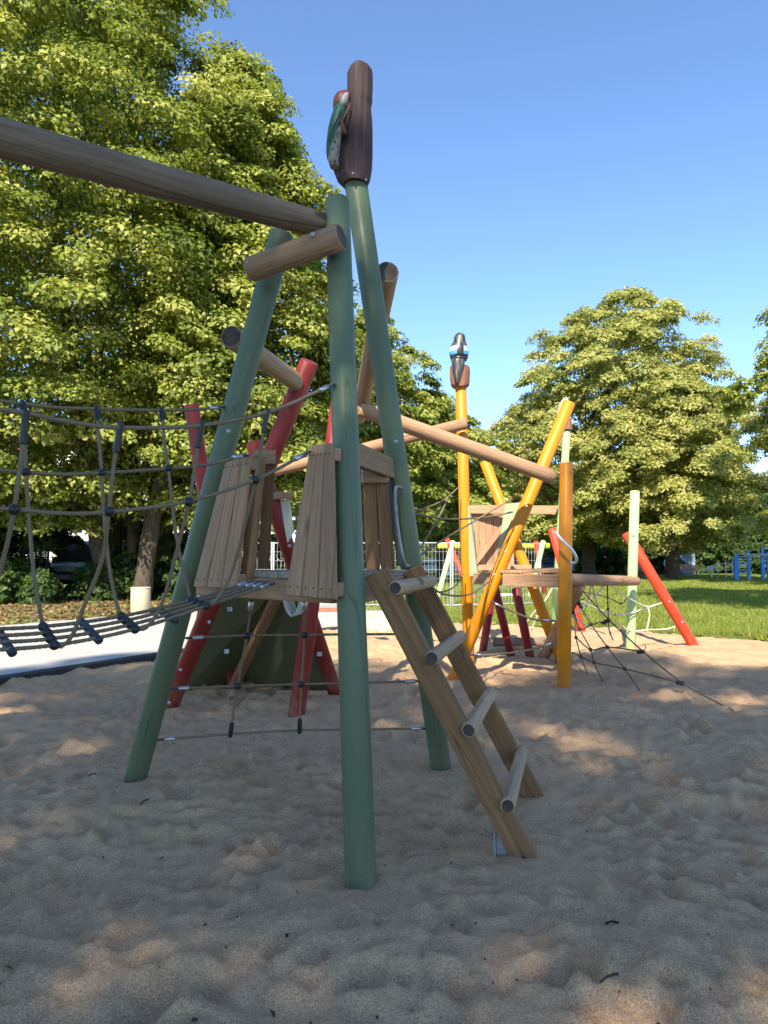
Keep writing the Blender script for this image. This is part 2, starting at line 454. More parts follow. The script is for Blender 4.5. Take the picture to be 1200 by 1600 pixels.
nt.links.new(ramp(nt, n1, [(0.3, (0.035, 0.026, 0.018)), (0.6, (0.10, 0.075, 0.052)), (0.8, (0.17, 0.13, 0.095))]), b.inputs['Base Color'])
b.inputs['Roughness'].default_value = 0.95; bump(nt, b, n1, 0.9, 0.04)
BARK = m

# sand: grain, damp tone, specks
m, nt, b = mat('sand_grain'); SAND = m
co = ocoord(nt, (1,1,1), False)
big = noise(nt, co, 1.3, 5, 0.6); med = noise(nt, co, 9, 5, 0.6); fine = noise(nt, co, 150, 3, 0.8)
col = ramp(nt, fine, [(0.3, (0.20, 0.122, 0.068)), (0.5, (0.53, 0.345, 0.198)), (0.7, (0.84, 0.585, 0.355))])
col = mixc(nt, ramp(nt, big, [(0.35, (0.35,)*3), (0.6, (0,0,0))]), col, (0.38, 0.245, 0.142))
col = mixc(nt, ramp(nt, med, [(0.3, (0.25,)*3), (0.5, (0,0,0))]), col, (0.34, 0.22, 0.125))
vo = nd(nt, 'ShaderNodeTexVoronoi'); vo.inputs['Scale'].default_value = 55; nt.links.new(co, vo.inputs['Vector'])
spk = ramp(nt, vo.outputs['Distance'], [(0.10, (0.75,)*3), (0.17, (0,0,0))])
gate = ramp(nt, noise(nt, co, 6, 4), [(0.5, (0,0,0)), (0.62, (1,1,1))])
col = mixc(nt, mixc(nt, 1.0, spk, gate, 'MULTIPLY'), col, (0.075, 0.055, 0.04))
nt.links.new(col, b.inputs['Base Color']); b.inputs['Roughness'].default_value = 0.95; b.inputs['Specular IOR Level'].default_value = 0.12
f2 = noise(nt, co, 110, 4, 0.75)
ad = nd(nt, 'ShaderNodeMath', operation='ADD'); nt.links.new(fine, ad.inputs[0]); nt.links.new(f2, ad.inputs[1])
bump(nt, b, ad.outputs[0], 0.7, 0.007)
# paving of the path
m, nt, b = mat('pale_paving'); PAVE = m
co = ocoord(nt, (1,1,1), False); n1 = noise(nt, co, 0.7, 5, 0.6); n2 = noise(nt, co, 60, 3)
col = ramp(nt, n1, [(0.3, (0.38, 0.37, 0.345)), (0.7, (0.48, 0.465, 0.43))])
col = mixc(nt, ramp(nt, n2, [(0.35, (0.2,)*3), (0.6, (0,0,0))]), col, (0.32, 0.31, 0.29))
nt.links.new(col, b.inputs['Base Color']); b.inputs['Roughness'].default_value = 0.9; bump(nt, b, n2, 0.2, 0.003)
m, nt, b = mat('leaf_litter'); MULCH = m
co = ocoord(nt, (1,1,1), False); n1 = noise(nt, co, 3, 6, 0.7); n2 = noise(nt, co, 22, 5, 0.7)
col = ramp(nt, n2, [(0.3, (0.10, 0.07, 0.035)), (0.5, (0.21, 0.145, 0.075)), (0.75, (0.33, 0.25, 0.14))])
col = mixc(nt, ramp(nt, n1, [(0.5, (0,0,0)), (0.65, (0.7,)*3)]), col, (0.12, 0.17, 0.035))
nt.links.new(col, b.inputs['Base Color']); b.inputs['Roughness'].default_value = 1; bump(nt, b, n2, 0.8, 0.05)
m, nt, b = mat('lawn_green'); LAWN = m
co = ocoord(nt, (1,1,1), False); n1 = noise(nt, co, 0.5, 6, 0.65); n2 = noise(nt, co, 9, 6, 0.75)
col = ramp(nt, n2, [(0.3, (0.055, 0.095, 0.014)), (0.55, (0.125, 0.18, 0.028)), (0.8, (0.22, 0.26, 0.06))])
col = mixc(nt, ramp(nt, n1, [(0.45, (0,0,0)), (0.7, (0.45,)*3)]), col, (0.25, 0.24, 0.08))
nt.links.new(col, b.inputs['Base Color']); b.inputs['Roughness'].default_value = 1; bump(nt, b, n2, 1.0, 0.08)

# ================================================================== THE SETTING
V3 = Vector
E0, E1 = G(0, 1068), G(240, 1030)                     # edge between sand and path
pd = (E1 - E0).normalized(); pn = V3((-pd.y, pd.x, 0))  # pn points from the sand onto the path
M0 = G(0, 981); PW = (M0 - E0).dot(pn)                # far edge of the path
LX = np.array([-30, 0.3, 5.3, 6.9, 9.5, 14.0, 24.0]); LY = np.array([17.4, 17.4, 15.2, 13.3, 10.3, 5.0, -14.0])   # edge of the lawn

def sheet(name, pts, z, m, depth=0.25):
    return tag(slab(name, [V3((x, y, z - depth)) for x, y in pts], depth, m), kind='structure')
sheet('ground', [(-900,-900),(900,-900),(900,900),(-900,900)], -0.30, LAWN, 0.05)
lawn_pts = [(-0.9, 17.4)] + list(zip(LX[1:].tolist(), LY[1:].tolist())) + [(300,-14),(300,500),(-300,500),(-300,26),(-8,26),(-0.9,26)]
sheet('lawn', lawn_pts, 0.03, LAWN)
e = lambda t, w: tuple((E0 + pd*t + pn*w)[:2])
sheet('path', [e(-22, 0.22), e(16, 0.22), e(16, PW), e(-22, PW)], 0.045, PAVE)
sheet('path_edging', [e(-22, 0.0), e(8.2, 0.0), e(8.2, 0.216), e(-22, 0.216)], 0.06, MAT['rubber'])
sheet('planting_bed', [e(-22, PW+.004), e(12.5, PW+.004), (-5.5, 25.9), (-300, 25.9), (-300, -40)], 0.05, MULCH)

# sand with trodden hollows: one height field, finer close to the middle of the playground
def grow(a, b, s0, k):
    out = [a]; s = s0
    while out[-1] < b: out.append(out[-1] + s); s *= k
    return np.array(out)
ys = np.concatenate([np.arange(-9, 1.1, 0.30), np.arange(1.1, 4.6, 0.0185), grow(4.6, 18.2, 0.0185, 1.0095)])
xp = np.concatenate([np.arange(0, 2.0, 0.0195), grow(2.0, 9.0, 0.0195, 1.014), grow(9.3, 24, 0.4, 1.05)])
xs = np.concatenate([-xp[:0:-1], xp])
X, Y = np.meshgrid(xs, ys)
rg = np.random.default_rng(3)
Z = np.zeros_like(X)
for k in range(46):                                   # broad undulation
    w = rg.uniform(0.25, 3.2); a = rg.uniform(0, 6.28); p = rg.uniform(0, 6.28)
    kx, ky = 2*np.pi/w*np.cos(a), 2*np.pi/w*np.sin(a)
    Z += 0.0036 * w**0.8 * np.sin(kx*X + ky*Y + p + 0.7*np.sin(1.7*X + k) + 0.6*np.sin(1.3*Y - k))
def dents(n, x0, x1, y0, y1, rlo, rhi, dlo, dhi):
    global Z
    for _ in range(n):
        cx, cyy = rg.uniform(x0, x1), rg.uniform(y0, y1)
        ra = rg.uniform(rlo, rhi); el = rg.uniform(1.0, 2.1); th = rg.uniform(0, 3.14); dp = rg.uniform(dlo, dhi)
        i0, i1 = np.searchsorted(ys, [cyy - 3*ra*el, cyy + 3*ra*el]); j0, j1 = np.searchsorted(xs, [cx - 3*ra*el, cx + 3*ra*el])
        if i1 - i0 < 2 or j1 - j0 < 2: continue
        dx, dy = X[i0:i1, j0:j1] - cx, Y[i0:i1, j0:j1] - cyy
        u, v = (dx*np.cos(th) + dy*np.sin(th)) / el, -dx*np.sin(th) + dy*np.cos(th)
        q = (u*u + v*v) / (ra*ra)
        s = np.sin(th*7 + 3*np.arctan2(v, u)) * 0.18
        q = q * (1 + s)
        Z[i0:i1, j0:j1] += dp * (-np.exp(-q*q*1.3) + 0.55*np.exp(-((np.sqrt(q) - 1.35)**2) / 0.12) * (0.75 + 0.5*np.sin(np.arctan2(v, u) + th*5)))
dents(3000, -7, 7, 0.9, 9.5, 0.032, 0.075, 0.007, 0.024)
dents(900, -5, 6.0, 0.9, 9, 0.055, 0.09, 0.022, 0.044)
dents(60, -6, 7, 1.0, 9, 0.13, 0.22, 0.010, 0.024)
dents(1500, -3.5, 3.5, 1.1, 5.5, 0.02, 0.05, 0.004, 0.012)
dents(420, -6, 9, 8.5, 17, 0.09, 0.2, 0.010, 0.03)
def vnoise(w):                                          # smooth random field of wavelength w
    g = rg.normal(0, 1, (int(40/w) + 4, int(60/w) + 4)); u = (X + 30)/w; v_ = (Y + 12)/w
    i, j = v_.astype(int), u.astype(int); a, b_ = v_ - i, u - j
    a = a*a*(3-2*a); b_ = b_*b_*(3-2*b_)
    return (g[i,j]*(1-b_) + g[i,j+1]*b_)*(1-a) + (g[i+1,j]*(1-b_) + g[i+1,j+1]*b_)*a
for w_, am in ((0.55, 0.007), (0.30, 0.0065), (0.17, 0.0095), (0.10, 0.0082), (0.06, 0.0046)):
    q_ = vnoise(w_)
    Z += am*(q_ if w_ > 0.4 or w_ < 0.08 else 1.7*(0.55 - np.abs(q_)))      # sharp little crests between trodden hollows
Z += rg.normal(0, 0.0012, Z.shape)
Z[ys < 0.9, :] *= 0.3
DRIFT = np.maximum(0, vnoise(0.7) + 0.5*vnoise(0.25))
def heap(p, r, h):
    global Z
    Z += h * np.exp(-((X-p.x)**2 + (Y-p.y)**2) / (r*r))
for px_, py_ in ((564,1386),(210,1222),(690,1204),(264,1108),(463,1120),(525,1085),(733,1040),(708,1062),(881,1074),(820,1338),(834,1246),(985,1014),(1084,1009)):
    g_ = G(px_, py_)                                   # worn hollow and a kicked-up heap round every post
    Z *= 1 - 0.85*np.exp(-((X-g_.x)**2 + (Y-g_.y)**2) / 0.12)
    for k in range(5):
        an_ = rg.uniform(0, 6.28); heap(g_ + V3((math.cos(an_)*.13, math.sin(an_)*.13, 0)), rg.uniform(.05,.10), rg.uniform(.006,.018))
    heap(g_, .13, .004)
dist = (X - E0.x)*pn.x + (Y - E0.y)*pn.y              # beyond the path edge the sand drops under the paving
Z += 0.045*DRIFT*np.exp(-((dist - 0.05)/0.22)**2)       # sand drifted against and over the edging
t_ = np.clip((dist - 0.16*DRIFT) / 0.35, 0, 1)
ly = np.interp(X, LX, LY)
t2 = np.clip((Y - ly + 0.05) / 0.4, 0, 1)
Z = np.clip(Z, -0.09, 0.075)
SANDZ = Z.copy()
Z = Z - 0.2*np.maximum(t_, t2)
ny_, nx_ = Z.shape
idx = np.arange(ny_*nx_, dtype=np.int32).reshape(ny_, nx_)
quad = np.stack([idx[:-1,:-1], idx[:-1,1:], idx[1:,1:], idx[1:,:-1]], -1).reshape(-1, 4)
me = bpy.data.meshes.new('sand')
me.vertices.add(ny_*nx_); me.vertices.foreach_set('co', np.stack([X, Y, Z], -1).reshape(-1).astype(np.float32))
me.loops.add(quad.size); me.loops.foreach_set('vertex_index', quad.reshape(-1))
me.polygons.add(len(quad)); me.polygons.foreach_set('loop_start', np.arange(0, quad.size, 4, dtype=np.int32))
me.update(calc_edges=True); smooth(me)
tag(mobj('sand', me, SAND), kind='structure')
def sandz(x, y):
    i = min(max(np.searchsorted(ys, y), 0), ny_-1); j = min(max(np.searchsorted(xs, x), 0), nx_-1)
    return float(SANDZ[i, j])

# long grass on the lawn
n = 240000
gx = np.empty(n); gy = np.empty(n); c = 0
while c < n:
    k = (n - c)*3
    d = 10.0 * (60/10.0)**(rg.random(k)**0.8)
    a = rg.uniform(-0.30, 0.62, k)
    x = a*d
    ok = (d > np.interp(x, LX, LY) - 0.02 + 0.10*np.sin(x*7) + 0.08*np.sin(x*17.3)) & (x > -0.7)
    x, d = x[ok][:n-c], d[ok][:n-c]
    gx[c:c+len(x)] = x; gy[c:c+len(x)] = d; c += len(x)
hh = rg.uniform(0.06, 0.19, n) * (0.75 + 0.35*np.sin(gx*1.7)*np.sin(gy*1.3)) * np.where(gy > 25, 1.15, 1.0)
az = rg.uniform(0, 6.28, n); wd = 0.0075 * (gy/12)**0.8; ln = rg.uniform(0.2, 0.75, n)
la = rg.uniform(0, 6.28, n)
base = np.stack([gx, gy, np.full(n, 0.02)], -1)
sx = np.stack([np.cos(az)*wd, np.sin(az)*wd, np.zeros(n)], -1)
tip = base + np.stack([np.cos(la)*hh*ln, np.sin(la)*hh*ln, hh], -1)
mid = base*0.5 + tip*0.5 + np.stack([np.zeros(n), np.zeros(n), hh*0.1], -1)
GV = np.stack([base - sx*1.2, base + sx*1.2, tip], 1)
tag(quads('grass', GV, np.clip(rg.normal(0.5, 0.24, n), 0, 1), GRASS), 'long uncut green grass of the lawn beyond the sand', 'grass', kind='stuff')

# ------------------------------------------------------------------ trees
def leaf_quads(C, N, L, rg, aspect=0.72, tri=False):
    k = len(C)
    r = rg.normal(size=(k, 3)); t = r - N*np.sum(r*N, 1, keepdims=True); t[:, 2] -= 0.35
    t -= N*np.sum(t*N, 1, keepdims=True)
    t /= np.linalg.norm(t, axis=1, keepdims=True) + 1e-9
    s = np.cross(N, t); L = L[:, None]
    b = C - t*L*0.5
    fold = N*L*0.10
    if tri: return np.stack([b + s*L*aspect*0.5, b - s*L*aspect*0.45 + t*L*0.1, b + t*L*1.05 - N*L*0.1], 1)
    return np.stack([b, b + t*L*0.42 + s*L*aspect*0.5 + fold, b + t*L - N*L*0.12, b + t*L*0.42 - s*L*aspect*0.5 + fold], 1)
def unit(v): return v / (np.linalg.norm(v, axis=1, keepdims=True) + 1e-9)
def crown_leaves(cen, prof, ncl, per, cs, leaf, rg, bumpy=0.2, flat=0.5, inner=0.26, lean=(0,0), cmean=0.5, shell=0.36, keep=None, tri=False):
    pz = np.array([p[0] for p in prof]); pr = np.array([p[1] for p in prof])
    zz = np.linspace(pz[0], pz[-1], 200); rr = np.interp(zz, pz, pr)
    cdf = np.cumsum(rr + 0.15*rr.max()); cdf /= cdf[-1]
    z = np.interp(rg.random(ncl), cdf, zz); a = rg.uniform(0, 2*np.pi, ncl)
    ph = rg.uniform(0, 6.28, 8)
    lob = np.zeros(ncl)
    H = pz[-1] - pz[0]
    for i, (ka, kz) in enumerate(((2, 3), (3, 5), (5, 8), (4, 13), (7, 19))):
        lob += np.sin(ka*a + ph[i] + kz*(z - pz[0])/H*3.14) * np.sin(kz*(z-pz[0])/H*3.14 + ph[i+2]) / (1 + 0.35*i)
    lob = np.clip(lob, -1.3, 0.65)
    Rz = np.interp(z, pz, pr) * (1 + bumpy*lob)
    r = Rz * (1 - shell*rg.random(ncl)**1.6)
    f = (z - pz[0]) / H
    cc = np.stack([cen[0] + np.cos(a)*r + lean[0]*f, cen[1] + np.sin(a)*r + lean[1]*f, z], -1)
    out = np.stack([np.cos(a), np.sin(a), np.zeros(ncl)], -1)
    if keep is not None:
        k_ = keep(cc); cc, out = cc[k_], out[k_]
    ncl = len(cc)
    cb = rg.normal(0, 0.13, ncl); sc = cs*rg.uniform(0.6, 1.35, ncl)
    ci = np.repeat(np.arange(ncl), per); K = len(ci)
    q = unit(rg.normal(size=(K, 3))) * rg.random((K, 1))**0.45
    q[:, 2] = np.abs(q[:, 2]) * np.where(rg.random(K) < 0.75, 1, -0.8)
    o = out[ci]
    off = q * sc[ci][:, None] * np.array([1, 1, flat])
    rad = np.sum(off*o, 1)
    off[:, 2] -= 0.55*np.maximum(rad, 0)                # tips hang outwards
    C = cc[ci] + off
    N = unit(0.75*unit(q*np.array([1,1,1.6])) + 0.5*o + np.array([0, 0, 0.55]) + rg.normal(0, 0.42, (K, 3)))
    L = leaf*np.clip(rg.lognormal(-0.05, 0.32, K), 0.4, 1.5)*(0.85 + 0.3*rg.random(ncl))[ci]
    rnd = np.clip(cmean + cb[ci] + rg.normal(0, 0.17, K), 0, 1)
    ni = int(K*inner)
    zi = np.interp(rg.random(ni), cdf, zz); ai = rg.uniform(0, 6.28, ni); ri = np.interp(zi, pz, pr)*0.72*np.sqrt(rg.random(ni)); fi = (zi-pz[0])/H
    Ci = np.stack([cen[0] + np.cos(ai)*ri + lean[0]*fi, cen[1] + np.sin(ai)*ri + lean[1]*fi, zi], -1)
    C = np.concatenate([C, Ci]); N = np.concatenate([N, unit(rg.normal(size=(ni, 3)))])
    L = np.concatenate([L, leaf*rg.uniform(0.8, 1.3, ni)]); rnd = np.concatenate([rnd, np.clip(rg.normal(0.35, 0.15, ni), 0, 1)])
    return leaf_quads(C, N, L, rg, tri=tri), rnd
def limb(name, pts, radii, parent, mat_=None, seg=10):
    c = spline(pts, 0.45); n = len(c)
    x = V3((1, 0, 0)); o = c[0].copy(); rings = []
    for k, p in enumerate(c):
        T = (c[min(k+1, n-1)] - c[max(k-1, 0)]).normalized(); x = (x - T*x.dot(T)).normalized(); y = T.cross(x)
        f = k/(n-1)*(len(radii)-1); i = min(int(f), len(radii)-2); r = radii[i] + (radii[i+1]-radii[i])*(f-i)
        rings.append([p - o + (x*math.cos(2*math.pi*j/seg) + y*math.sin(2*math.pi*j/seg)) * r*(1 + 0.10*math.sin(3*j + k*1.3) + 0.06*math.sin(5*j - k*2.1)) for j in range(seg)])
    return mobj(name, rings_mesh(name, rings), mat_ or BARK, parent, Matrix.Translation(o))
def tree(name, label, base, prof, cen, ncl, per, cs, leaf, seed, leafmat, tr=0.25, group=None, limbs=7, lean=(0,0), trunk_pts=None, **kw):
    rg = np.random.default_rng(seed); rr = random.Random(seed)
    t = thing(name, base, label, 'tree', group)
    base = V3(base); ztop = prof[-1][0]; z0 = prof[0][0]
    c0 = V3((cen[0], cen[1], 0))
    pts = trunk_pts or [base - V3((0,0,0.2)), base.lerp(V3((cen[0], cen[1], base.z)), 0.3) + V3((0,0,z0*0.8)), V3((cen[0]+lean[0]*.4, cen[1]+lean[1]*.4, z0 + (ztop-z0)*0.45)), V3((cen[0]+lean[0]*.8, cen[1]+lean[1]*.8, z0 + (ztop-z0)*0.85))]
    trunk = limb('trunk', pts, [tr*1.25, tr, tr*0.7, tr*0.15], t)
    pz = [p[0] for p in prof]; pr = [p[1] for p in prof]
    for i in range(limbs):
        f = 0.12 + 0.62*(i + rr.random()*0.6)/limbs
        a = i*2.4 + rr.random()
        z1 = z0 + (ztop - z0)*f; z2 = min(ztop*0.96, z1 + (ztop-z0)*0.16)
        r2 = np.interp(z2, pz, pr)*0.8
        s = V3((base.x + (cen[0]-base.x)*min(1, f*1.6), base.y + (cen[1]-base.y)*min(1, f*1.6), z1 - (ztop-z0)*0.06))
        e_ = V3((cen[0] + lean[0]*f + math.cos(a)*r2, cen[1] + lean[1]*f + math.sin(a)*r2, z2))
        limb('limb', [s, s.lerp(e_, 0.5) + V3((0,0,0.5)), e_], [tr*0.42, tr*0.26, tr*0.06], trunk, seg=7)
    Vq, rn = crown_leaves(cen, prof, ncl, per, cs, leaf, rg, lean=lean, **kw)
    cr = quads('crown', Vq, rn, leafmat, t)
    return t
def gx_(px, d): return (px - 600)/F*d

NEWTREES = 'linden trees along the far side of the playground'
# tall lindens on the left, behind the planting bed
tree('linden_tree', 'huge bright linden with a broad crown rising behind the leafy planting bed', (gx_(188,25.2), 25.2, 0), [(2.6,3.0),(5,6.0),(10,7.2),(16,7.0),(21,5.4),(25,2.5),(27,0.3)], (gx_(75,25.6), 25.6), 860, 270, 0.86, 0.148, 11, LIME, 0.26, limbs=12, bumpy=0.22, inner=0.42)
tree('linden_tree', 'tall cone shaped linden on a leaning ivy trunk, next to the litter bin', (gx_(228,24.6), 24.6, 0), [(2.8,2.4),(5.5,4.3),(9,4.6),(13,3.9),(16,2.9),(18.5,1.8),(20.6,0.5)], (gx_(365,26.5), 26.5), 530, 270, 0.82, 0.148, 12, LIME, 0.25, limbs=10, bumpy=0.25, inner=0.38,
     trunk_pts=[V3((gx_(222,24.6),24.6,-.2)), V3((gx_(243,24.7),24.7,3.4)), V3((gx_(300,25.5),25.5,8)), V3((gx_(365,26.5),26.5,16.5))])
tree('linden_tree', 'smaller round linden peeping out behind the slanted green posts', (gx_(575,38), 38, 0), [(2.6,2.0),(5,4.0),(8.5,4.2),(12,2.9),(14.6,0.5)], (gx_(575,38), 38), 230, 230, 0.75, 0.20, 13, LIME, 0.24, tri=True)
tree('linden_tree', 'low linden behind the orange post with the magpie carving', (gx_(690,47), 47, 0), [(2.8,2.4),(5,4.4),(8.5,4.2),(10.6,2.4),(12.0,0.5)], (gx_(685,47), 47), 200, 210, 0.85, 0.235, 14, LIME, 0.26, tri=True)
def ivy_trunk(label, px0, px1, d, r, seed):
    t = thing('ivy_trunk', (gx_(px0,d), d, 0), label, 'tree trunk', 'ivy clad trunks behind the planting bed')
    a, b_ = V3((gx_(px0,d), d, -.2)), V3((gx_(px1,d), d+.3, 6.5))
    limb('trunk', [a, a.lerp(b_, .5) + V3((.06,0,0)), b_], [r*1.2, r, r*.8], t)
    rg = np.random.default_rng(seed); k = 1500
    f = rg.random(k)**1.3; an = rg.uniform(0, 6.28, k)
    C_ = np.stack([a.x + (b_.x-a.x)*f + np.cos(an)*(r+.07), np.full(k, d) + np.sin(an)*(r+.07), 6.5*f], -1); ok = (np.sin(C_[:,2]*3 + an*2 + seed) > -.15)
    C_ = C_[ok]; N_ = unit(np.stack([np.cos(an), np.sin(an), .3+0*an], -1)[ok] + rg.normal(0,.4,(len(C_),3)))
    quads('ivy', leaf_quads(C_, N_, rg.uniform(.08,.16,len(C_)), rg), rg.random(len(C_))*.8, DGREEN, t)
ivy_trunk('dark ivy clad trunk between the two tall lindens', 205, 200, 25.6, .19, 1)
ivy_trunk('leaning ivy clad trunk beside the litter bin', 248, 262, 26.3, .24, 2)
ivy_trunk('thin ivy clad trunk left of the tall lindens', 172, 178, 26.8, .17, 3)
# the big lindens on the lawn
tree('linden_tree', 'broad flowering linden on the lawn with a dark shaded trunk', (gx_(922,54), 54, 0), [(2.6,4.8),(4.5,8.6),(8,10.0),(13,9.0),(17,6.6),(19.8,4.2),(21.6,1.2)], (gx_(915,54), 54), 640, 290, 0.95, 0.215, 15, LIME2, 0.42, bumpy=0.26, limbs=14, lean=(3.4, 0), shell=0.5, inner=0.12, tri=True)
tree('linden_tree', 'flowering linden on the lawn with a patchy sunlit bark trunk', (gx_(1050,49), 49, 0), [(2.2,3.2),(3.6,6.6),(6.5,7.0),(9.5,5.8),(12.5,3.6),(14.6,0.6)], (gx_(1050,49), 49), 380, 290, 0.88, 0.205, 16, LIME2, 0.40, bumpy=0.28, limbs=12, shell=0.5, inner=0.12, tri=True)
tree('linden_tree', 'linden at the right edge with a bare twiggy hanging branch', (gx_(1366,33), 33, 0), [(6.2,2.0),(7.5,5.2),(9.5,5.6),(11.5,4.4),(13.5,3.8),(16,2)], (gx_(1366,33), 33), 200, 260, 0.75, 0.19, 17, LIME, 0.30, bumpy=0.22, tri=True)
FAR = 'far trees beyond the lawn'
for i, (px, d, top, rad) in enumerate(((1165,85,745,6.5),(1245,80,735,7),(1105,95,770,6),(800,82,700,6.5),(735,78,730,6),(870,92,740,7),(1010,96,760,7),(640,72,700,6),(560,76,640,6.5))):
    zt = CAMH + (YH - top)*d/F
    tree('park_tree', ['dark green tree far off behind the blue climbing frame','dark tree far behind the blue wall bars, at the lawn edge','dark tree behind the sunlit linden trunk, beyond the lawn','dense tree far behind the orange crossed poles','tree far behind the orange bird post','tree beyond the lawn behind the mint post','shaded tree behind the bench on the far lawn','far tree behind the wire fence panels','far tree behind the ladder of the green tower'][i],
         (gx_(px,d), d, 0), [(1.2,rad*.55),(3,rad*.95),(zt*.5,rad),(zt*.8,rad*.72),(zt,rad*.15)], (gx_(px,d), d), 130, 110, 1.35, 0.42, 30+i, MGREEN if i % 2 else DGREEN, 0.3, FAR, limbs=4, tri=True)
# trees standing behind the photographer: they shade the near sand
SH = 'shade trees behind the viewpoint'
for i, (x, y, zt, rad) in enumerate(((-21.5,-16.8,21.0,5.2),(-14.6,-15.6,22.2,5.4),(-8.6,-15.4,22.8,5.4),(-2.6,-15.8,22.4,5.4),(3.6,-16.6,21.8,5.3))):
    tree('shade_tree', ['tall tree shading the edge of the path','tall tree casting shade over the rope bridge','tall tree casting shade over the green tower','tall tree casting shade over the ladder','tall tree casting shade on the open sand'][i],
         (x, y, 0), [(10.2,2.6),(12,rad*.92),(15.5,rad),(18.5,rad*.8),(zt,rad*.25)], (x, y), 198, 130, 1.0, 0.25, 50+i, LIME, 0.3, SH, limbs=6, inner=0.15, shell=0.6, tri=True)
tree('shade_tree', 'tall slender tree shading a strip of the lawn from the right', (8.8, 9.6, 0), [(12,2.0),(14,3.3),(17,3.3),(20,1.0)], (8.8, 9.6), 120, 130, 0.9, 0.24, 58, LIME, 0.22, SH, limbs=5, tri=True)
# hanging bare twigs of the right-hand linden
tw = thing('bare_branch', P(1200, 634, 30), 'bare grey twigs hanging below the linden at the right edge', 'branch')
rr = random.Random(5)
limb('twig', [P(1262, 600, 32), P(1222, 632, 30), P(1176, 636, 30)], [0.05, 0.03, 0.012], tw, seg=6)
for k in range(13):
    px = 1166 + k*6 + rr.uniform(-4, 4); y0 = 632 + rr.uniform(-5, 8); ln = rr.uniform(18, 62); sw_ = rr.uniform(-9, 5)
    q_ = [P(px+7, y0-4, 30), P(px+2, y0+ln*.4, 30+rr.uniform(-.3,.3)), P(px+sw_*.7, y0+ln*.75, 30), P(px+sw_, y0+ln, 30)]
    limb('twig', q_, [0.012, 0.009, 0.006, 0.003], tw, seg=5)
    if k % 2: limb('twig', [q_[1], q_[1] + V3((rr.uniform(-.25,.1), 0, -.35)), q_[1] + V3((rr.uniform(-.4,.1), 0, -.8))], [0.007, 0.005, 0.003], tw, seg=5)

# shrubs
def shrub(name, label, px, d, w, h, seed, leafmat, n=70, per=110, leaf=0.11, group=None, zb=0.0, cat='shrub'):
    rg = np.random.default_rng(seed)
    x = gx_(px, d)
    t = thing(name, (x, d, 0), label, cat, group)
    Vq, rn = crown_leaves((x, d), [(zb,w*.8),(zb+h*.35,w),(zb+h*.7,w*.8),(zb+h,w*.2)], n, per, 0.32, leaf*1.15, rg, bumpy=0.18, inner=0.3, tri=True)
    quads('foliage', Vq, rn, leafmat, t)
    for k in range(4): limb('stem', [V3((x+0.1*(k-1.5), d, -0.1)), V3((x+0.25*(k-1.5), d+.1*(k%2), h*.5)), V3((x+0.4*w*(k-1.5)/1.5, d, h*.8+zb))], [0.04,0.03,0.012], t, seg=6)
    return t
BED = 'shrubs in the planting bed'
for i, (px, d, w, h, mt, lb) in enumerate((
    (-30, 23.6, 1.5, 1.9, MGREEN, 'sunlit light green shrub at the left end of the planting bed'),
    (8, 24.2, 1.25, 1.5, MGREEN, 'leafy green shrub in the bed in front of the white van'),
    (66, 23.2, 0.45, 1.05, DGREEN, 'dark loose shrub half hiding the white van'),
    (155, 25.4, 0.95, 1.35, DGREEN, 'clipped dark hedge shrub beside the ivy trunks'),
    (207, 25.9, 1.1, 1.8, DGREEN, 'dark ivy shrub at the foot of the linden trunks'),
    (272, 26.2, 1.5, 2.3, DGREEN, 'dark shrub behind the cream litter bin'),
    (345, 27.5, 1.9, 2.2, DGREEN, 'dark shrub behind the slanted red posts'),
    (60, 27.5, 1.9, 5.2, DGREEN, 'tall dark bush overhanging the parked van'),
    (-70, 27.0, 2.4, 4.5, DGREEN, 'tall shrub at the edge of the planting bed'),
    (420, 30.0, 2.2, 2.4, DGREEN, 'dark shrub behind the wooden board panels'),
    (22, 30.5, 1.9, 4.4, DGREEN, 'tall dark bush left of the parked white van'),
    (205, 30.5, 1.5, 4.2, DGREEN, 'tall dark bush behind the ivy clad trunks'),
    (300, 31.5, 2.2, 4.6, DGREEN, 'tall dark bush far behind the litter bin'))):
    shrub('garden_shrub', lb, px, d, w, h - (1.7 if h > 5 else 0), 70+i, mt, 80 if h < 3 else 120, 130, 0.12, BED, zb=1.9 if h > 5 else 0)
LAWNB = 'bushes along the far edge of the lawn'
for i, (px, d, w, h, lb) in enumerate(((905,66,3.2,3.4,'dark bush beside the shaded linden trunk'),(965,64,3.0,2.8,'green bush behind the mint green post'),(1020,66,2.6,3.0,'bush behind the slanted red pole on the far lawn'),(1100,72,3.4,4.5,'dark bush behind the tilted information board'),(1170,70,3.0,3.0,'green bush behind the blue wall bars'),(845,74,3.0,3.0,'bush by the parked cars'),(1215,62,3.0,3.4,'bush at the right edge behind the blue frame'),(1050,76,4,5,'tall bush behind the sunlit trunk'),(735,70,3,3,'bush behind the swing frame'),(650,66,3,2.6,'bush behind the wire mesh fence'))):
    shrub('park_bush', lb, px, d, w, h, 90+i, DGREEN if i % 3 else MGREEN, 70, 90, 0.30, LAWNB)

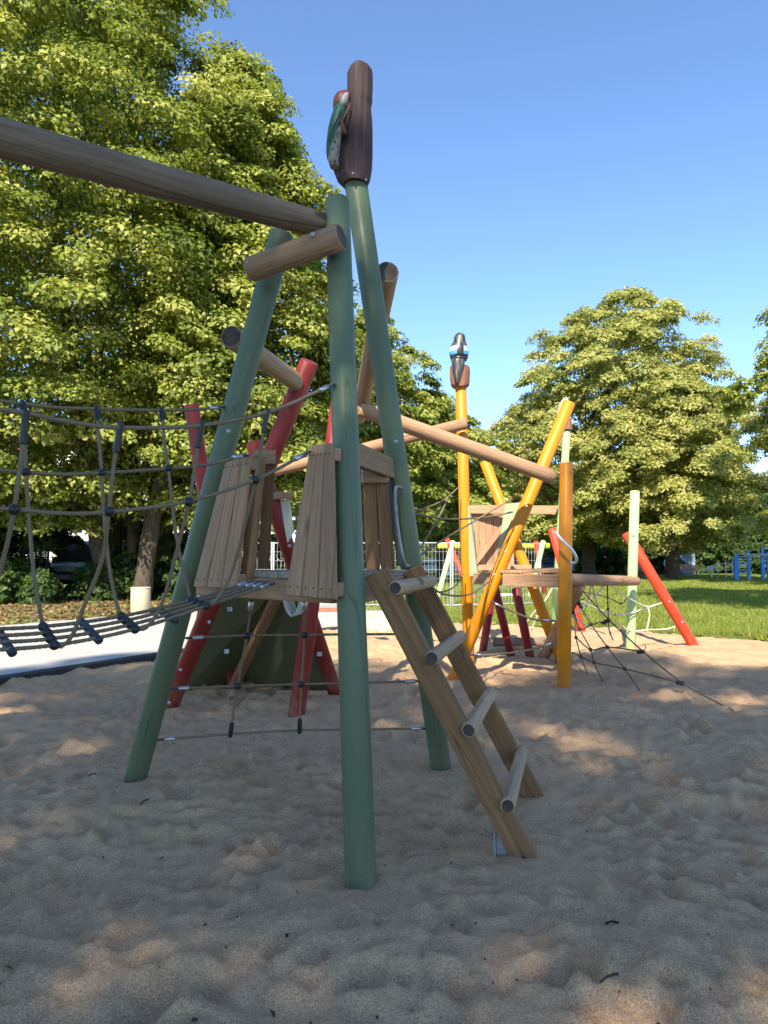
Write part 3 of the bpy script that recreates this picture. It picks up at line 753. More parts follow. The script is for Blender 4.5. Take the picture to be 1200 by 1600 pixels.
# ================================================================== THE GREEN TOWER
PR = 0.073
A0, A1 = G(564, 1386), P(527, 313, 4.20)
B0, B1 = G(210, 1222), P(441, 362, 4.32)
C0, C1 = G(690, 1204), P(553, 266, 4.45)
tower = thing('climbing_tower', (A0 + B0 + C0)/3, 'wooden play tower on three slanted dark green posts with a ladder and a carved woodpecker', 'play tower')
def post(p0, p1, r, m, parent, name='post', under=0.25):
    d = (p0 - p1).normalized()
    o = log(name, p0 + d*under, p1, r, m, parent, seg=32, cham=0.012)
    return o
post(A0, A1, PR, GREEN, tower); post(B0, B1, PR, GREEN, tower); post(C0, C1, PR, GREEN, tower)
z14 = 1.40
A, B, C = (at_z(A0, A1, z14), at_z(B0, B1, z14), at_z(C0, C1, z14))
AB = (A - B).normalized(); AB.z = 0; AB.normalize()
U = V3((AB.y, -AB.x, 0)); 
if U.y > 0: U = -U                                    # away from the tower, along the rope bridge
NB = -U
# round timbers at the top
LW = [WGREY, WEND]
cross = log('cross_log', P(390, 422, 4.14), P(534, 369, 3.93), 0.073, [wood('cross_log_wood', (0.220, 0.135, 0.080), (0.370, 0.242, 0.152), (0.480, 0.335, 0.216)), WEND], tower, wob=0.012)
Bm0 = P(503, 352, 4.22); BmL = VP(0, 215, Bm0, U)
ub = (BmL - Bm0).normalized()
log('long_beam', Bm0 + ub*(-0.03), Bm0 + ub*4.3, 0.079, LW, tower, wob=0.010)
for px, py, d in ((488, 366, 3.905), (387, 410, 4.07)):
    bolt(P(px, py, d) , V3((-0.2,-1,0.25)), tower, 0.014)
bolt(P(537, 338, 4.115), V3((0.1,-1,0)), tower, 0.010)
# far support of the bridge and beam (beyond the frame on the left)
FA = lambda p: p + U*3.55 + U*0.0
for q0, q1, s in ((A0, A1, 1), (B0, B1, -1)):
    off = U*4.05
    k0 = q0 + off - U*(2*(q0 - (A0+B0)/2).dot(U)) ; k1 = q1 + off - U*(2*(q1 - (A1+B1)/2).dot(U)) - V3((0,0,0.05))
    k0.z = 0
    post(k0, k1, PR, GREEN, tower)
# deck planks: run back from the bridge side, cut to the triangle of posts
deck = empty('deck', (A+B+C)/3 , tower)
Lab = (A - B).length
def hit(p, d, a, b):                                   # 2D ray p+d*t with line a-b
    e_ = b - a; den = d.x*e_.y - d.y*e_.x
    return ((a.x-p.x)*e_.y - (a.y-p.y)*e_.x) / den
k = 0; v = 0.14
while v < Lab - 0.12:
    p = B + AB*(v + 0.045) + U*0.02; p.z = 1.405
    ts = [t for t in (hit(p, NB, A, C), hit(p, NB, B, C)) if t > 0]
    L = min(ts) - 0.03 if ts else 0
    if L > 0.15: beam('plank', p, p + NB*L, 0.091, 0.036, WDECK, deck, bev=0.004)
    v += 0.097
def rim(a, b, ins, name='frame_beam', z=1.325, out=0.0, cut=0.11):
    d = (b - a).normalized(); d.z = 0; n_ = V3((d.y, -d.x, 0))
    if n_.dot((A+B+C)/3 - a) > 0: n_ = -n_
    p, q = a + d*cut - n_*ins, b - d*cut - n_*ins
    p.z = q.z = z
    return beam(name, p, q, 0.06, 0.12, WBOARD, tower)
rim(B, A, 0.0); rim(A, C, 0.0); rim(B, C, 0.02)
# board panels on the bridge side
def boards(name, q, n_, th, m, parent, gap=0.05, lab=None):   # q = bl, br, tr, tl
    pn_ = empty(name, (q[0]+q[1])/2, parent)
    bl, br, tr, tl = q
    for k in range(n_):
        a, b_ = (k + gap/2)/n_, (k + 1 - gap/2)/n_
        board('board', bl.lerp(br, a), bl.lerp(br, b_), tl.lerp(tr, b_), tl.lerp(tr, a), th, m, pn_)
    return pn_
lo = at_z(A0, A1, 1.3) + U*0.125; hi = at_z(A0, A1, 2.06) + U*0.125
def pab(px, py): return VP(px, py, lo, AB) if py > 800 else VP(px, py, hi, AB)
def panel(name, c, n_, m, scr=True):
    q = [pab(*c[0]), pab(*c[1]), pab(*c[2]), pab(*c[3])]
    pn_ = boards(name, q, n_, 0.028, m, tower)
    for f in (0.06, 0.93):                             # cross battens behind
        a = q[0].lerp(q[3], f) - U*0.036; b_ = q[1].lerp(q[2], f) - U*0.036
        beam('batten', a, b_, 0.045, 0.07, m, pn_, up=V3((0,0,1)))
        for k in range(n_):
            for s in (0.25, 0.75):
                pp = q[0].lerp(q[3], f).lerp(q[1].lerp(q[2], f), (k + s)/n_) + U*0.0145
                ball('screw', pp, 0.0055, MAT['dark_metal'], pn_, sub=1)
    return q
pq1 = panel('board_panel', ((304, 917), (371, 920), (392, 710), (356, 717)), 3, WBOARD)
pq3 = panel('board_panel', ((448, 930), (526, 937), (521, 693), (487, 696)), 3, WBOARD)
# upright posts behind the board panels that carry them
for pq, s in ((pq1, 1), (pq3, 0)):
    a = pq[s].lerp(pq[1-s], 0.08) - U*0.085; b_ = pq[3-s].lerp(pq[2+s] if s == 0 else pq[3], 0.08) - U*0.085
    b_ = (pq[2] if s else pq[3]) .lerp(pq[3] if s else pq[2], 0.1) - U*0.085
    beam('panel_post', a, b_, 0.07, 0.05, WBROWN, tower, up=U)
# darker panels on the far side
lo2 = B + (C - B)*0.5; bc = (C - B); bc.z = 0; bc.normalize(); nb = V3((bc.y, -bc.x, 0)); nb = nb if nb.y < 0 else -nb
def pbc(px, py):
    z = 1.5 - (py - YH)*5.0/F
    o = at_z(B0, B1, z).lerp(at_z(C0, C1, z), 0.5) + nb*0.07
    return VP(px, py, o, bc)
for c, n_ in ((((381, 890), (421, 888), (431, 716), (397, 716)), 2), (((571, 890), (618, 889), (606, 745), (566, 745)), 2)):
    q = [pbc(*p) for p in c]
    pn_ = boards('back_panel', q, n_, 0.028, WBROWN, tower, 0.06)
    beam('top_rail', q[3].lerp(q[2], -0.05) + nb*0.03, q[2] + nb*0.03, 0.05, 0.09, WBOARD, pn_, up=V3((0,0,1)))
beam('top_rail', P(546, 706, 3.93), P(612, 733, 4.79), 0.055, 0.13, WBOARD, tower, up=V3((0,0,1)))
# steel grab handle on the right-hand post
ca, cb_ = C0, C1
hp = [P(640, 884, 4.86), P(632, 880, 4.78), P(622, 830, 4.74), P(617, 775, 4.70), P(620, 760, 4.70), P(627, 763, 4.74)]
tube('grab_handle', hp, 0.0125, plain('worn_steel', (0.26,0.28,0.29), 0.45, 0.6, 0.2, 18), tower)
beam('handle_strut', P(607, 742, 4.78), P(624, 884, 4.84), 0.03, 0.03, MAT['dark_metal'], tower)
for px, py, d in ((619, 690, 4.62), (357, 674, 4.29)):
    bolt(P(px, py, d), V3((0.1,-1,0)), tower, 0.013)
# ladder
lad = empty('ladder', G(820, 1300), tower)
Lb, Lt = G(818, 1338) , P(591, 898, 3.76)
Rb, Rt = G(834, 1246) , P(646, 892, 4.62)
Lb, Rb = Lb + (Lb-Lt).normalized()*0.03, Rb + (Rb-Rt).normalized()*0.03
wl = (Rt - Lt).normalized()
def stringer(b0, t0, sgn):
    dv = (t0 - b0).normalized(); up = wl.cross(dv).normalized()
    return beam('stringer', b0, t0 + dv*0.02, 0.046, 0.128, WLADDER, lad, up=up), dv, up
_, dv, up1 = stringer(Lb, Lt, 1); _, dv2, up2 = stringer(Rb, Rt, -1)
if up1.dot(V3((1,0,0.3))) < 0: up1, up2 = -up1, -up2
for py, px in ((926, 611), (1031, 675), (1137, 732), (1247, 793)):
    # rung ends just outside the near stringer
    f = (1.5 - (py - YH)*3.72/F) / Lt.z
    a = Lb.lerp(Lt, f) + up1*0.062; b_ = Rb.lerp(Rt, f) + up2*0.062
    w = (b_ - a).normalized()
    log('rung', a - w*0.065, b_ + w*0.065, 0.0385, [WRUNG, WEND], lad, wob=0.02, seg=18)
for b0, dvv, uu in ((Lb, dv, up1), (Rb, dv2, up2)):    # galvanised ground shoes
    q = b0 + dvv*0.20 - uu*0.072
    beam('ground_shoe', V3((q.x, q.y, -0.15)), q, 0.05, 0.008, MAT['galvanised'], lad, up=uu)
    q2 = b0 + dvv*0.12 - uu*0.03 + wl*0.028
    beam('ground_shoe', V3((q2.x - 0.03, q2.y, -0.12)), q2 + dvv*0.05, 0.09, 0.006, MAT['galvanised'], lad, up=wl)

# carved woodpecker on its trunk
ax = (C1 - C0).normalized()
carv = empty('bird_carving', C1, tower); carv['label'] = 'carved green woodpecker with red head clinging to a dark trunk'
Dk = 4.46
def pxring(y, xl, xr, dd, depth=None, n=10, jit=0.0, seed=0, off=0):
    a, b_ = P(xl, y, dd), P(xr, y, dd)
    c = (a + b_)/2; rx = (b_ - a).length/2; ry = depth or rx
    rr = random.Random(seed)
    return [c + V3((math.cos(2*math.pi*(i+off)/n)*rx*(1+jit*rr.uniform(-1,1)), math.sin(2*math.pi*(i+off)/n)*ry*(1+jit*rr.uniform(-1,1)), 0)) for i in range(n)]
def loft(name, rings, m, parent, sm=True):
    o = rings[0][0].copy()
    return mobj(name, rings_mesh(name, [[p - o for p in r] for r in rings], sm=sm), m, parent, Matrix.Translation(o))
tr_ = [(281,536,575),(272,526,579),(255,519,582),(235,521,583),(215,527,583),(195,533,583),(175,538,582),(160,541,580),(150,542,582),(125,542,583),(108,542,583),(103,544,581),(101,549,575)]
loft('trunk', [pxring(y + 9, a, b_, Dk, 0.10, 12, 0.03, 4, 0.3) for y, a, b_ in tr_], TRUNK, carv, False)
loft('mount_plate', [pxring(y, a, b_, Dk, 0.09, 20) for y, a, b_ in ((271,526,578),(267.5,526,578))], MAT['steel'], carv)
bd = 4.40
body = loft('bird_body', [pxring(y, a, b_, bd, w, 14) for y, a, b_, w in ((248,511,520,.02),(238,509.5,526,.05),(222,510,532,.065),(205,512,536,.075),(190,515.5,540,.075),(176,520,543,.062),(166,523,545,.05))], MAT['bird_green'], carv)
loft('bird_belly', [pxring(y, a, b_, bd-.035, w, 12) for y, a, b_, w in ((262,516,530,.03),(250,512,530,.05),(236,514,531,.05),(220,520,533,.045),(205,525,535,.03),(194,528,536,.015))], MAT['bird_speckle'], carv)
head = loft('bird_head', [pxring(y, a, b_, bd, w, 14) for y, a, b_, w in ((172,521,545,.045),(163,520,547,.055),(155,521,549,.055),(148,525,549,.045),(144,531,548,.025))], MAT['bird_red'], carv)
loft('cheek', [pxring(y, a, b_, bd-.03, w, 10) for y, a, b_, w in ((168,529,542,.025),(160,530,544,.034),(152,533,545,.03),(146,538,545,.015))], MAT['bird_white'], carv)
tube('foot', [P(533,190,4.33), P(538,183,4.325), P(544,170,4.33), P(547,162,4.34)], 0.008, MAT['bird_red'], carv)
tube('foot', [P(533,188,4.33), P(536,197,4.325), P(540,210,4.325)], 0.011, MAT['bird_red'], carv)
tube('wing_edge', [P(513,222,4.325), P(520,200,4.318), P(533,173,4.33)], 0.0035, MAT['bird_black'], carv)
for px, py in ((551.5,271), (572,281)): bolt(P(px, py, 4.34), V3((0,-1,-0.1)), carv, 0.007)

# ------------------------------------------------------------------ rope bridge
RR = 0.0082
bridge = thing('rope_bridge', VP(200, 972, (A+B)/2, U), 'sagging rope bridge with a four-rope floor and knotted net sides hung from the green tower', 'rope bridge')
BLK = MAT['black_plastic']
on = at_z(A0, A1, 2.42) ; of = at_z(B0, B1, 2.40)
NV = lambda px, py: VP(px, py, on, U)
FV = lambda px, py: VP(px, py, of, U)
mA = pq3[3].lerp(pq3[2], 0.2); mB = pq1[2].copy()
NM = lambda px, py, t: None
midAB = (A + B)/2
fl_n = pq1[1].lerp(pq3[0], 0.62) ; fl_f = pq1[1].lerp(pq3[0], 0.30)
fn = lambda px, py: VP(px, py, fl_n, U)
ff = lambda px, py: VP(px, py, fl_f, U)
def mirror_tail(pts):                                   # the bridge is symmetrical: continue past the frame to its far support
    mid_t = 1.72
    o = pts[0]
    out = list(pts)
    for p in reversed(pts):
        t = (p - midAB).dot(U)
        q = p + U*(2*(mid_t - t))
        if (q - midAB).dot(U) > (out[-1] - midAB).dot(U) + 0.15: out.append(q)
    return out
near_hand = [NV(521,600), NV(500,610), NV(420,644), NV(312,665), NV(186,668), NV(100,658), NV(36,645)]
far_hand = [FV(351,636), FV(300,640), FV(252,641), FV(151,639), FV(36,631)]
rope('handrail_rope', mirror_tail(near_hand), RR*1.1, ROPE, bridge)
rope('handrail_rope', mirror_tail(far_hand), RR*1.1, ROPE, bridge)
# lower side ropes: planes lean inwards to the floor
wn_ = 0.52
on2 = on.lerp(fl_n, 0.38); of2 = of.lerp(fl_f, 0.38)
on2 = mA; of2 = mB
NM = lambda px, py: VP(px, py, V3((on2.x, on2.y, 0)), U)
FM = lambda px, py: VP(px, py, V3((of2.x, of2.y, 0)), U)
near_mid = [NM(484,706), NM(470,713), NM(398,750), NM(294,783), NM(170,800), NM(90,802), NM(22,796)]
far_mid = [FM(388,711), FM(376,713), FM(330,725), FM(263,732), FM(159,739), FM(90,741), FM(41,738)]
rope('side_rope', mirror_tail(near_mid), RR, ROPE, bridge)
rope('side_rope', mirror_tail(far_mid), RR, ROPE, bridge)
def shackle(p, d, parent, s=1.0):
    d = d.normalized()
    log('ferrule', p + d*0.045*s, p + d*0.115*s, 0.0135*s, MAT['steel'], parent, seg=14, cham=0.003)
    c = []
    sd = d.cross(V3((0,0,1))).normalized()
    for k in range(13):
        a = 2*math.pi*k/12
        c.append(p + d*(0.022 - 0.026*math.cos(a))*s + sd*0.016*math.sin(a)*s)
    tube('shackle', c, 0.0048*s, MAT['dark_metal'], parent, step=0.006, seg=8)
shackle(near_hand[0], near_hand[1]-near_hand[0], bridge); shackle(far_hand[0], far_hand[1]-far_hand[0], bridge)
shackle(near_mid[0], near_mid[1]-near_mid[0], bridge); shackle(far_mid[0], far_mid[1]-far_mid[0], bridge)
def ropey(h, m, f, wts):                                # hanger: plane slides from handrail to floor
    out = []
    for (px, py) in wts:
        hp_, mp_, fp_ = h(px, py), m(px, py), f(px, py)
        out.append((py, hp_, mp_, fp_))
    return out
def hanger(pix, H, Mm, Fm, ktop, kmid, knot_r):
    pts = []
    yt, ym, yf = pix[0][1], kmid[1], pix[-1][1]
    for px, py in pix:
        if py <= ym: pts.append(H(px, py).lerp(Mm(px, py), (py - yt)/(ym - yt)))
        else: pts.append(Mm(px, py).lerp(Fm(px, py), min(1, ((py - ym)/(yf - ym)))))
    rope('hanger_rope', pts, RR, ROPE, bridge)
    d = (pts[1] - pts[0]).normalized()
    beam('clamp', pts[0] - d*0.025, pts[0] + d*0.11, 0.026, 0.024, BLK, bridge, bev=0.007)
    ball('knot', Mm(*kmid), knot_r*0.86, BLK, bridge)
    return pts[-1]
ends_n = [hanger(p, NV, NM, fn, p[0], k, 0.027) for p, k in (
    ([(417,645),(399,750),(380,830),(361,897),(341,934),(322,947)], (399,750)),
    ([(314,664),(303,740),(295,784),(276,862),(253,943),(229,980),(211,983)], (295,784)),
    ([(188,668),(179,718),(170,799),(160,872),(133,943),(113,992),(96,1010),(85,1008)], (170,799)),
    ([(40,650),(36,690),(22,796),(2,885),(-30,975),(-60,1015),(-75,1020)], (22,796)))]
ends_f = [hanger(p, FV, FM, ff, p[0], k, 0.026) for p, k in (
    ([(252,641),(258,700),(263,732),(273,820),(284,880),(298,938)], (263,732)),
    ([(151,639),(155,690),(159,739),(162,800),(170,880),(180,935),(189,963)], (159,739)),
    ([(36,632),(39,690),(41,738),(46,820),(54,905),(67,979)], (41,738)),
    ([(-95,620),(-92,690),(-90,734),(-84,860),(-78,930),(-70,985)], (-90,734)))]
start_f, start_n = ff(393, 908), fn(428, 911)
def lat(k, f): return k[0].lerp(k[1], f)
rows = [(start_f, start_n)] + list(zip(ends_f, ends_n))
for i in range(4):
    f = i/3
    pts = [lat(r, f) for r in rows]
    tl = mirror_tail(pts)
    rope('floor_rope', tl, RR, ROPE, bridge)
    shackle(pts[0], pts[1]-pts[0], bridge, 0.85)
    for r in rows[1:4]: ball('floor_knot', lat(r, f), 0.0225, BLK, bridge)
rung_pts = []
for (x0, y0), (x1, y1) in (((250,954),(273,969)), ((127,971),(153,999)), ((0,990),(18,1018))):
    a, b_ = ff(x0, y0), fn(x1, y1); w = (b_-a).normalized()
    log('crossbar', a - w*0.02, b_ + w*0.02, 0.018, plain('bar', (0.05,0.06,0.075), 0.4, 0.4) if 'bar' not in MAT else MAT['bar'], bridge, seg=14, cham=0.005)

# ------------------------------------------------------------------ rope net between the two rear legs of the green tower
net = thing('climbing_net', (B0+C0)/2, 'low rope net tied between the two rear legs of the green tower', 'rope net')
pl_n = nrm(B0, C0, (B1 + C1)/2)
NP = lambda px, py: PL(px, py, (B0+C0)/2, pl_n)
for pts in ([(290,997),(384,993),(476,992),(560,991),(651,991)], [(268,1076),(371,1072),(471,1069),(560,1067),(659,1064)], [(246,1156),(360,1147),(468,1141),(560,1140),(668,1138)]):
    q = [NP(*p) for p in pts]
    rope('net_rope', q, RR*0.95, ROPE, net)
    shackle(q[0], q[1]-q[0], net); shackle(q[-1], q[-2]-q[-1], net)
for pts in ([(393,935),(386,993),(371,1072),(360,1147)], [(475,935),(476,992),(471,1069),(468,1141)]):
    q = [NP(*p) for p in pts]
    rope('net_rope', q, RR*0.95, ROPE, net)
    for p in q[1:3]: ball('knot', p, 0.026, BLK, net)
    d = (q[3]-q[2]).normalized()
    beam('clamp', q[3] - d*0.085, q[3] + d*0.025, 0.03, 0.026, BLK, net, bev=0.008)
    d0 = (q[0]-q[1]).normalized()
    log('ferrule', q[0] - d0*0.08, q[0] - d0*0.02, 0.017, MAT['steel'], net, seg=12, cham=0.003)
    beam('hook_strap', q[0] - d0*0.03, q[0] + d0*0.14, 0.03, 0.012, MAT['black_plastic'], net)

# ================================================================== THE RED TOWER BEHIND
red = thing('climbing_wall_frame', G(400, 1090), 'four crossed red posts carrying a dark olive climbing wall behind the green tower', 'climbing wall')
R1a, R1b = G(264, 1108), P(484, 564, 6.15)
R2a, R2b = G(463, 1120), P(531, 612, 7.3)
R3a, R3b = G(525, 1085), P(395, 690, 7.0)
R4a, R4b = G(366, 1074), P(299, 632, 7.5)
for a, b_, r in ((R1a, R1b, 0.083), (R2a, R2b, 0.080), (R3a, R3b, 0.078), (R4a, R4b, 0.078)): post(a, b_, r, RED_SHADE, red, under=0.12)
log('connecting_log', P(361, 526, 4.85), P(472, 604, 6.35), 0.079, [WRUNG, WEND], red, wob=0.012)
log('roof_log', P(606, 424, 4.87), P(561, 652, 8.0), 0.078, [WRUNG, WEND], red, wob=0.012)
# climbing wall boards
w = [G(280, 1087), G(392, 1076), G(520, 1086), P(497, 934, 7.7), P(440, 905, 7.3), P(330, 905, 7.3), P(300, 962, 7.4)]
bl, bm_, br = G(284, 1084, -0.05), G(372, 1074, -0.05), G(514, 1086, -0.05)
tl_, tm, tr2 = P(318, 905, 7.25), P(446, 900, 7.35), P(486, 925, 7.45)
wl1 = slab('wall_board', [bl, bm_, tm, tl_], 0.02, OLIVE, red)
wl2 = slab('wall_board', [bm_ + V3((.015,0,0)), br, tr2, tm + V3((.015,0,0))], 0.02, OLIVE, red)
beam('wall_beam', G(362, 1078), P(441, 915, 7.25), 0.10, 0.07, WBROWN, red)
log('foot_log', G(432, 1085, 0.03), G(512, 1085, 0.02), 0.045, [WLOG, WEND], red, wob=0.02)
rr = random.Random(4)
for px, py in ((381,937),(417,950),(391,1003),(314,1024),(435,1016),(417,1060),(360,1033),(470,1045),(345,975)):
    n_ = nrm(bl, br, tm); n_ = n_ if n_.y < 0 else -n_
    p = PL(px, py, bm_ if px > 390 else bl, n_) + n_*0.03
    ball('climbing_hold', p, 0.022, BLK, red, frame(V3((0,0,0)), n_), (1,1,0.6), 1)
for px, py in ((359,952),(354,1018),(499,1022)):
    beam('bracket', P(px-4, py, 7.15), P(px+4, py, 7.15), 0.012, 0.045, MAT['galvanised'], red, up=V3((0,0,1)))
for px, py, d in ((327,972,6.55),(282,1047,6.85),(264,1098,6.95),(452,853,6.95)): bolt(P(px, py, d), V3((-0.2,-1,0)), red, 0.016)
beam('ledge', P(425, 775, 7.0), P(452, 774, 7.3), 0.09, 0.07, WBOARD, red, up=V3((0,0,1)))
slab('cream_board', [P(436,782,7.25), P(449,848,7.25), P(458,832,7.3), P(452,780,7.3)], 0.02, CREAM, red)
# looped hose band under the deck
hs = [P(446, 905, 6.0), P(447, 925, 6.0), P(453, 950, 6.0), P(463, 962, 6.0), P(473, 950, 6.02), P(478, 925, 6.04), P(479, 905, 6.05)]
c = spline(hs, 0.02); prof = []
bm = bmesh.new(); prev = None
for p in c:
    row = [bm.verts.new(p - hs[0] + V3((0.02*s, 0.14*s, 0))) for s in (-1, 1)]
    if prev: bm.faces.new((prev[0], prev[1], row[1], row[0]))
    prev = row
me = bpy.data.meshes.new('hose_loop'); bm.to_mesh(me); bm.free(); smooth(me)
ho = mobj('hose_loop', me, MAT['hose'], red, Matrix.Translation(hs[0])); ho['label'] = 'cream woven hose band hanging in a loop'
sm_ = ho.modifiers.new('thick', 'SOLIDIFY'); sm_.thickness = 0.012

# ================================================================== THE ORANGE TOWER
orange = thing('climbing_tower', G(800, 1050), 'wooden play tower on crossed orange poles with a carved magpie on top', 'play tower')
O1a, O1b = G(733, 1040), P(720, 604, 10.0)
O2a, O2b = G(708, 1062), P(890, 628, 8.75)
O3a, O3b = G(881, 1074), P(885, 723, 8.42)
O4a, O4b = G(878, 1035), P(757, 721, 10.75)
for a, b_ in ((O1a, O1b), (O2a, O2b), (O3a, O3b), (O4a, O4b)): post(a, b_, 0.078, ORNG, orange)
LL = [WLOG, WEND2]
log('roof_log', P(424, 737, 10.2), P(730, 661, 9.75), 0.080, LL, orange, wob=0.012)
log('roof_log', P(560, 638, 7.35), P(863, 745, 8.38), 0.083, LL, orange, wob=0.012)
bolt(P(854, 743, 8.27), V3((0,-1,0)), orange, 0.014); bolt(P(724, 669, 9.87), V3((0.3,-1,0)), orange, 0.016)
for px, py, d in ((823,791,8.5),(790,862,8.48),(772,898,8.46)): bolt(P(px, py, d), V3((0,-1,0)), orange, 0.014)
zd = 1.27
q1, q2, q3, q4 = (at_z(a, b_, zd) for a, b_ in ((O1a,O1b),(O2a,O2b),(O3a,O3b),(O4a,O4b)))
beam('frame_beam', P(741, 904, 9.85), P(790, 905, 9.15), 0.07, 0.15, WLOG, orange, up=V3((0,0,1)))
beam('frame_beam', P(786, 906, 8.75), P(874, 908, 8.50), 0.08, 0.15, WLOG, orange, up=V3((0,0,1)))
dk = empty('deck', (q1+q2+q3+q4)/4, orange)
pa, pb = P(744, 893, 9.95), P(786, 893, 8.85); pc, pdd = P(872, 893, 8.60), P(868, 889, 10.3)
for k in range(12):
    f0 = (k + 0.5)/12
    a, b_ = pa.lerp(pdd, f0), pb.lerp(pc, f0)
    beam('plank', a + V3((0,0,.0)), b_, 0.115, 0.035, WLOG, dk, up=V3((0,0,1)), bev=0.003)
# board panel with diagonal brace
q = [P(737, 893, 10.12), P(803, 893, 10.3), P(803, 802, 10.3), P(737, 796, 10.12)]
pn_ = boards('board_panel', q, 6, 0.025, WLOG, orange, 0.07)
beam('brace', P(741, 882, 10.03), P(786, 822, 10.15), 0.10, 0.05, WLOG, pn_)
beam('top_rail', P(732, 796, 10.05), P(872, 797, 10.0), 0.05, 0.12, WLOG, orange, up=V3((0,0,1)))
beam('top_rail', P(738, 887, 10.03), P(830, 887, 10.2), 0.05, 0.08, WLOG, orange, up=V3((0,0,1)))
slab('side_plate', [P(731,790,9.9), P(733,900,9.8), P(745,902,9.85), P(737,815,9.95)], 0.02, SAGE, orange)
slab('side_plate', [P(789,787,9.2), P(813,785,9.0), P(795,822,8.95), P(779,862,9.1), P(777,868,9.15)], 0.02, SAGE, orange)
tube('grab_handle', [P(867,830,8.25), P(880,846,8.2), P(893,858,8.18), P(900,870,8.2), P(899,879,8.27), P(891,879,8.33)], 0.017, MAT['white_metal'], orange)
log('side_log', P(868, 905, 8.62), P(994, 908, 11.75), 0.076, LL, orange, wob=0.012)
log('slanted_log', P(906, 914, 9.35), G(848, 1030), 0.082, LL, orange, wob=0.012)
log('ground_log', G(771, 1003, 0.10) , G(868, 1003, 0.10), 0.075, [WGREY, WEND], orange, wob=0.015)
for a, b_ in ((G(755,1013), P(768,935,12.0)), (G(798,1022), P(771,910,11.1)), (G(829,1030), P(806,919,10.75))):
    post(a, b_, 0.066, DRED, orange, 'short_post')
tube('hanging_rope', [P(814, 905, 10.55), P(814, 920, 10.55), P(812, 930, 10.56), P(815, 931, 10.56)], 0.012, MAT['rope_white'], orange)
for pts in ([(767,940,8.45),(800,955,8.42),(835,968,8.36),(866,970,8.33)], [(735,1023,8.55),(770,1023,8.5),(830,1015,8.4),(868,1003,8.35)]):
    qq = [P(*p) for p in pts]
    rope('foot_rope', qq, 0.011, ROPE, orange, step=0.03); shackle(qq[0], qq[1]-qq[0], orange, 1.1); shackle(qq[-1], qq[-2]-qq[-1], orange, 1.1)
# magpie carving, seen from behind
mg = empty('bird_carving', O1b, orange); mg['label'] = 'carved black magpie with white and blue wing bands on a brown stump'
loft('stump', [pxring(y, a, b_, 10.0, 0.13, 10, 0.05, 2, 0.2) for y, a, b_ in ((606,708,729),(602,704,733),(592,702.5,733.5),(580,702.5,734),(573,703,733))], STUMP, mg, False)
loft('tail', [pxring(y, a, b_, 9.87, w, 12) for y, a, b_, w in ((600,710.5,717.5,.03),(590,709,720,.045),(576,706.5,724,.06),(564,705,727,.07),(560,706,727,.06))], MAT['bird_worn_black'], mg)
loft('rump', [pxring(y, a, b_, 9.90, w, 14) for y, a, b_, w in ((564,705,729,.085),(561.5,704,730,.10),(558.5,704,730.5,.10))], MAT['bird_black'], mg)
loft('bird_body', [pxring(y, a, b_, 9.92, w, 16) for y, a, b_, w in ((560,703.5,731,.115),(554,702,732,.125),(547,702,731.5,.125),(541,704,730,.115),(536,707,728.5,.10),(532,709,727.5,.092),(527,709.5,727,.092),(523,711.5,725.5,.07),(520.5,715,722,.03))], MAT['magpie_paint'], mg)
# ropes strung from the green tower to the orange tower
trav = thing('rope_traverse', P(660, 905, 7.0), 'thin sagging ropes strung between the green tower and the orange poles', 'ropes')
for pts in ([(640,798,5.6),(665,794,7.2),(695,780,8.8),(717,761,9.85)], [(640,880,5.0),(690,845,6.6),(740,815,7.8),(803,777,8.5)], [(640,801,5.6),(700,811,7.0),(760,808,8.2),(801,800,8.6)],
            [(655,915,5.2),(690,925,7.3),(712,915,9),(724,896,9.92)], [(672,918,5.2),(700,930,6.6),(735,928,7.8),(768,906,8.4)], [(700,776,8.95),(690,800,8.0),(655,860,6.5),(645,880,5.6)]):
    rope('rope', [P(*p) for p in pts], 0.0085, ROPE, trav, step=0.03)

# ================================================================== SPIDER NET, MINT AND RED POLES
mint = thing('pole_frame', G(985, 1016), 'sunlit mint green post crossed by a slanted red pole, at the edge of the sand', 'play post')
post(G(985, 1014), P(992, 767, 12.1), 0.079, MINT, mint)
post(G(1084, 1009), P(979, 833, 12.35), 0.088, RED_SUN, mint, 'slanted_pole')
for px, py, d in ((990,836,12.0),(1046,940,12.1),(1066,972,11.95),(980,962,11.85)): bolt(P(px, py, d), V3((0,-1,0)), mint, 0.016)
mint2 = thing('pole_frame', G(866, 975), 'mint post with a small carved bird, crossed by a red pole behind the orange tower', 'play post')
post(G(866, 976), P(886, 672, 15.2), 0.080, MINT, mint2)
post(G(909, 988), P(862, 826, 14.6), 0.088, RED_SUN, mint2, 'slanted_pole')
cb2 = empty('bird_carving', P(887, 660, 15.2), mint2)
loft('stump', [pxring(y, a, b_, 15.2, 0.13, 9, 0.05, 3) for y, a, b_ in ((672,878,894.5),(664,878.5,894),(655,880,893))], STUMP, cb2, False)
loft('bird_body', [pxring(y, a, b_, 15.1, w, 12) for y, a, b_, w in ((650,868.5,873,.03),(645,870,880,.07),(636,872.5,886,.10),(628,876,888,.09),(622,880,888,.05))], MAT['bird_cream'], cb2)
snet = thing('spider_net', G(960, 1050), 'dark knotted climbing net spread from the round beam down to the bright sand', 'climbing net')
sp0, sp1, sp2 = P(912, 922, 9.5), G(999, 1077), G(1146, 1110)
sn = nrm(sp0, sp1, sp2); S = lambda px, py: PL(px, py, sp0, sn)
DK = MAT['rope_dark']
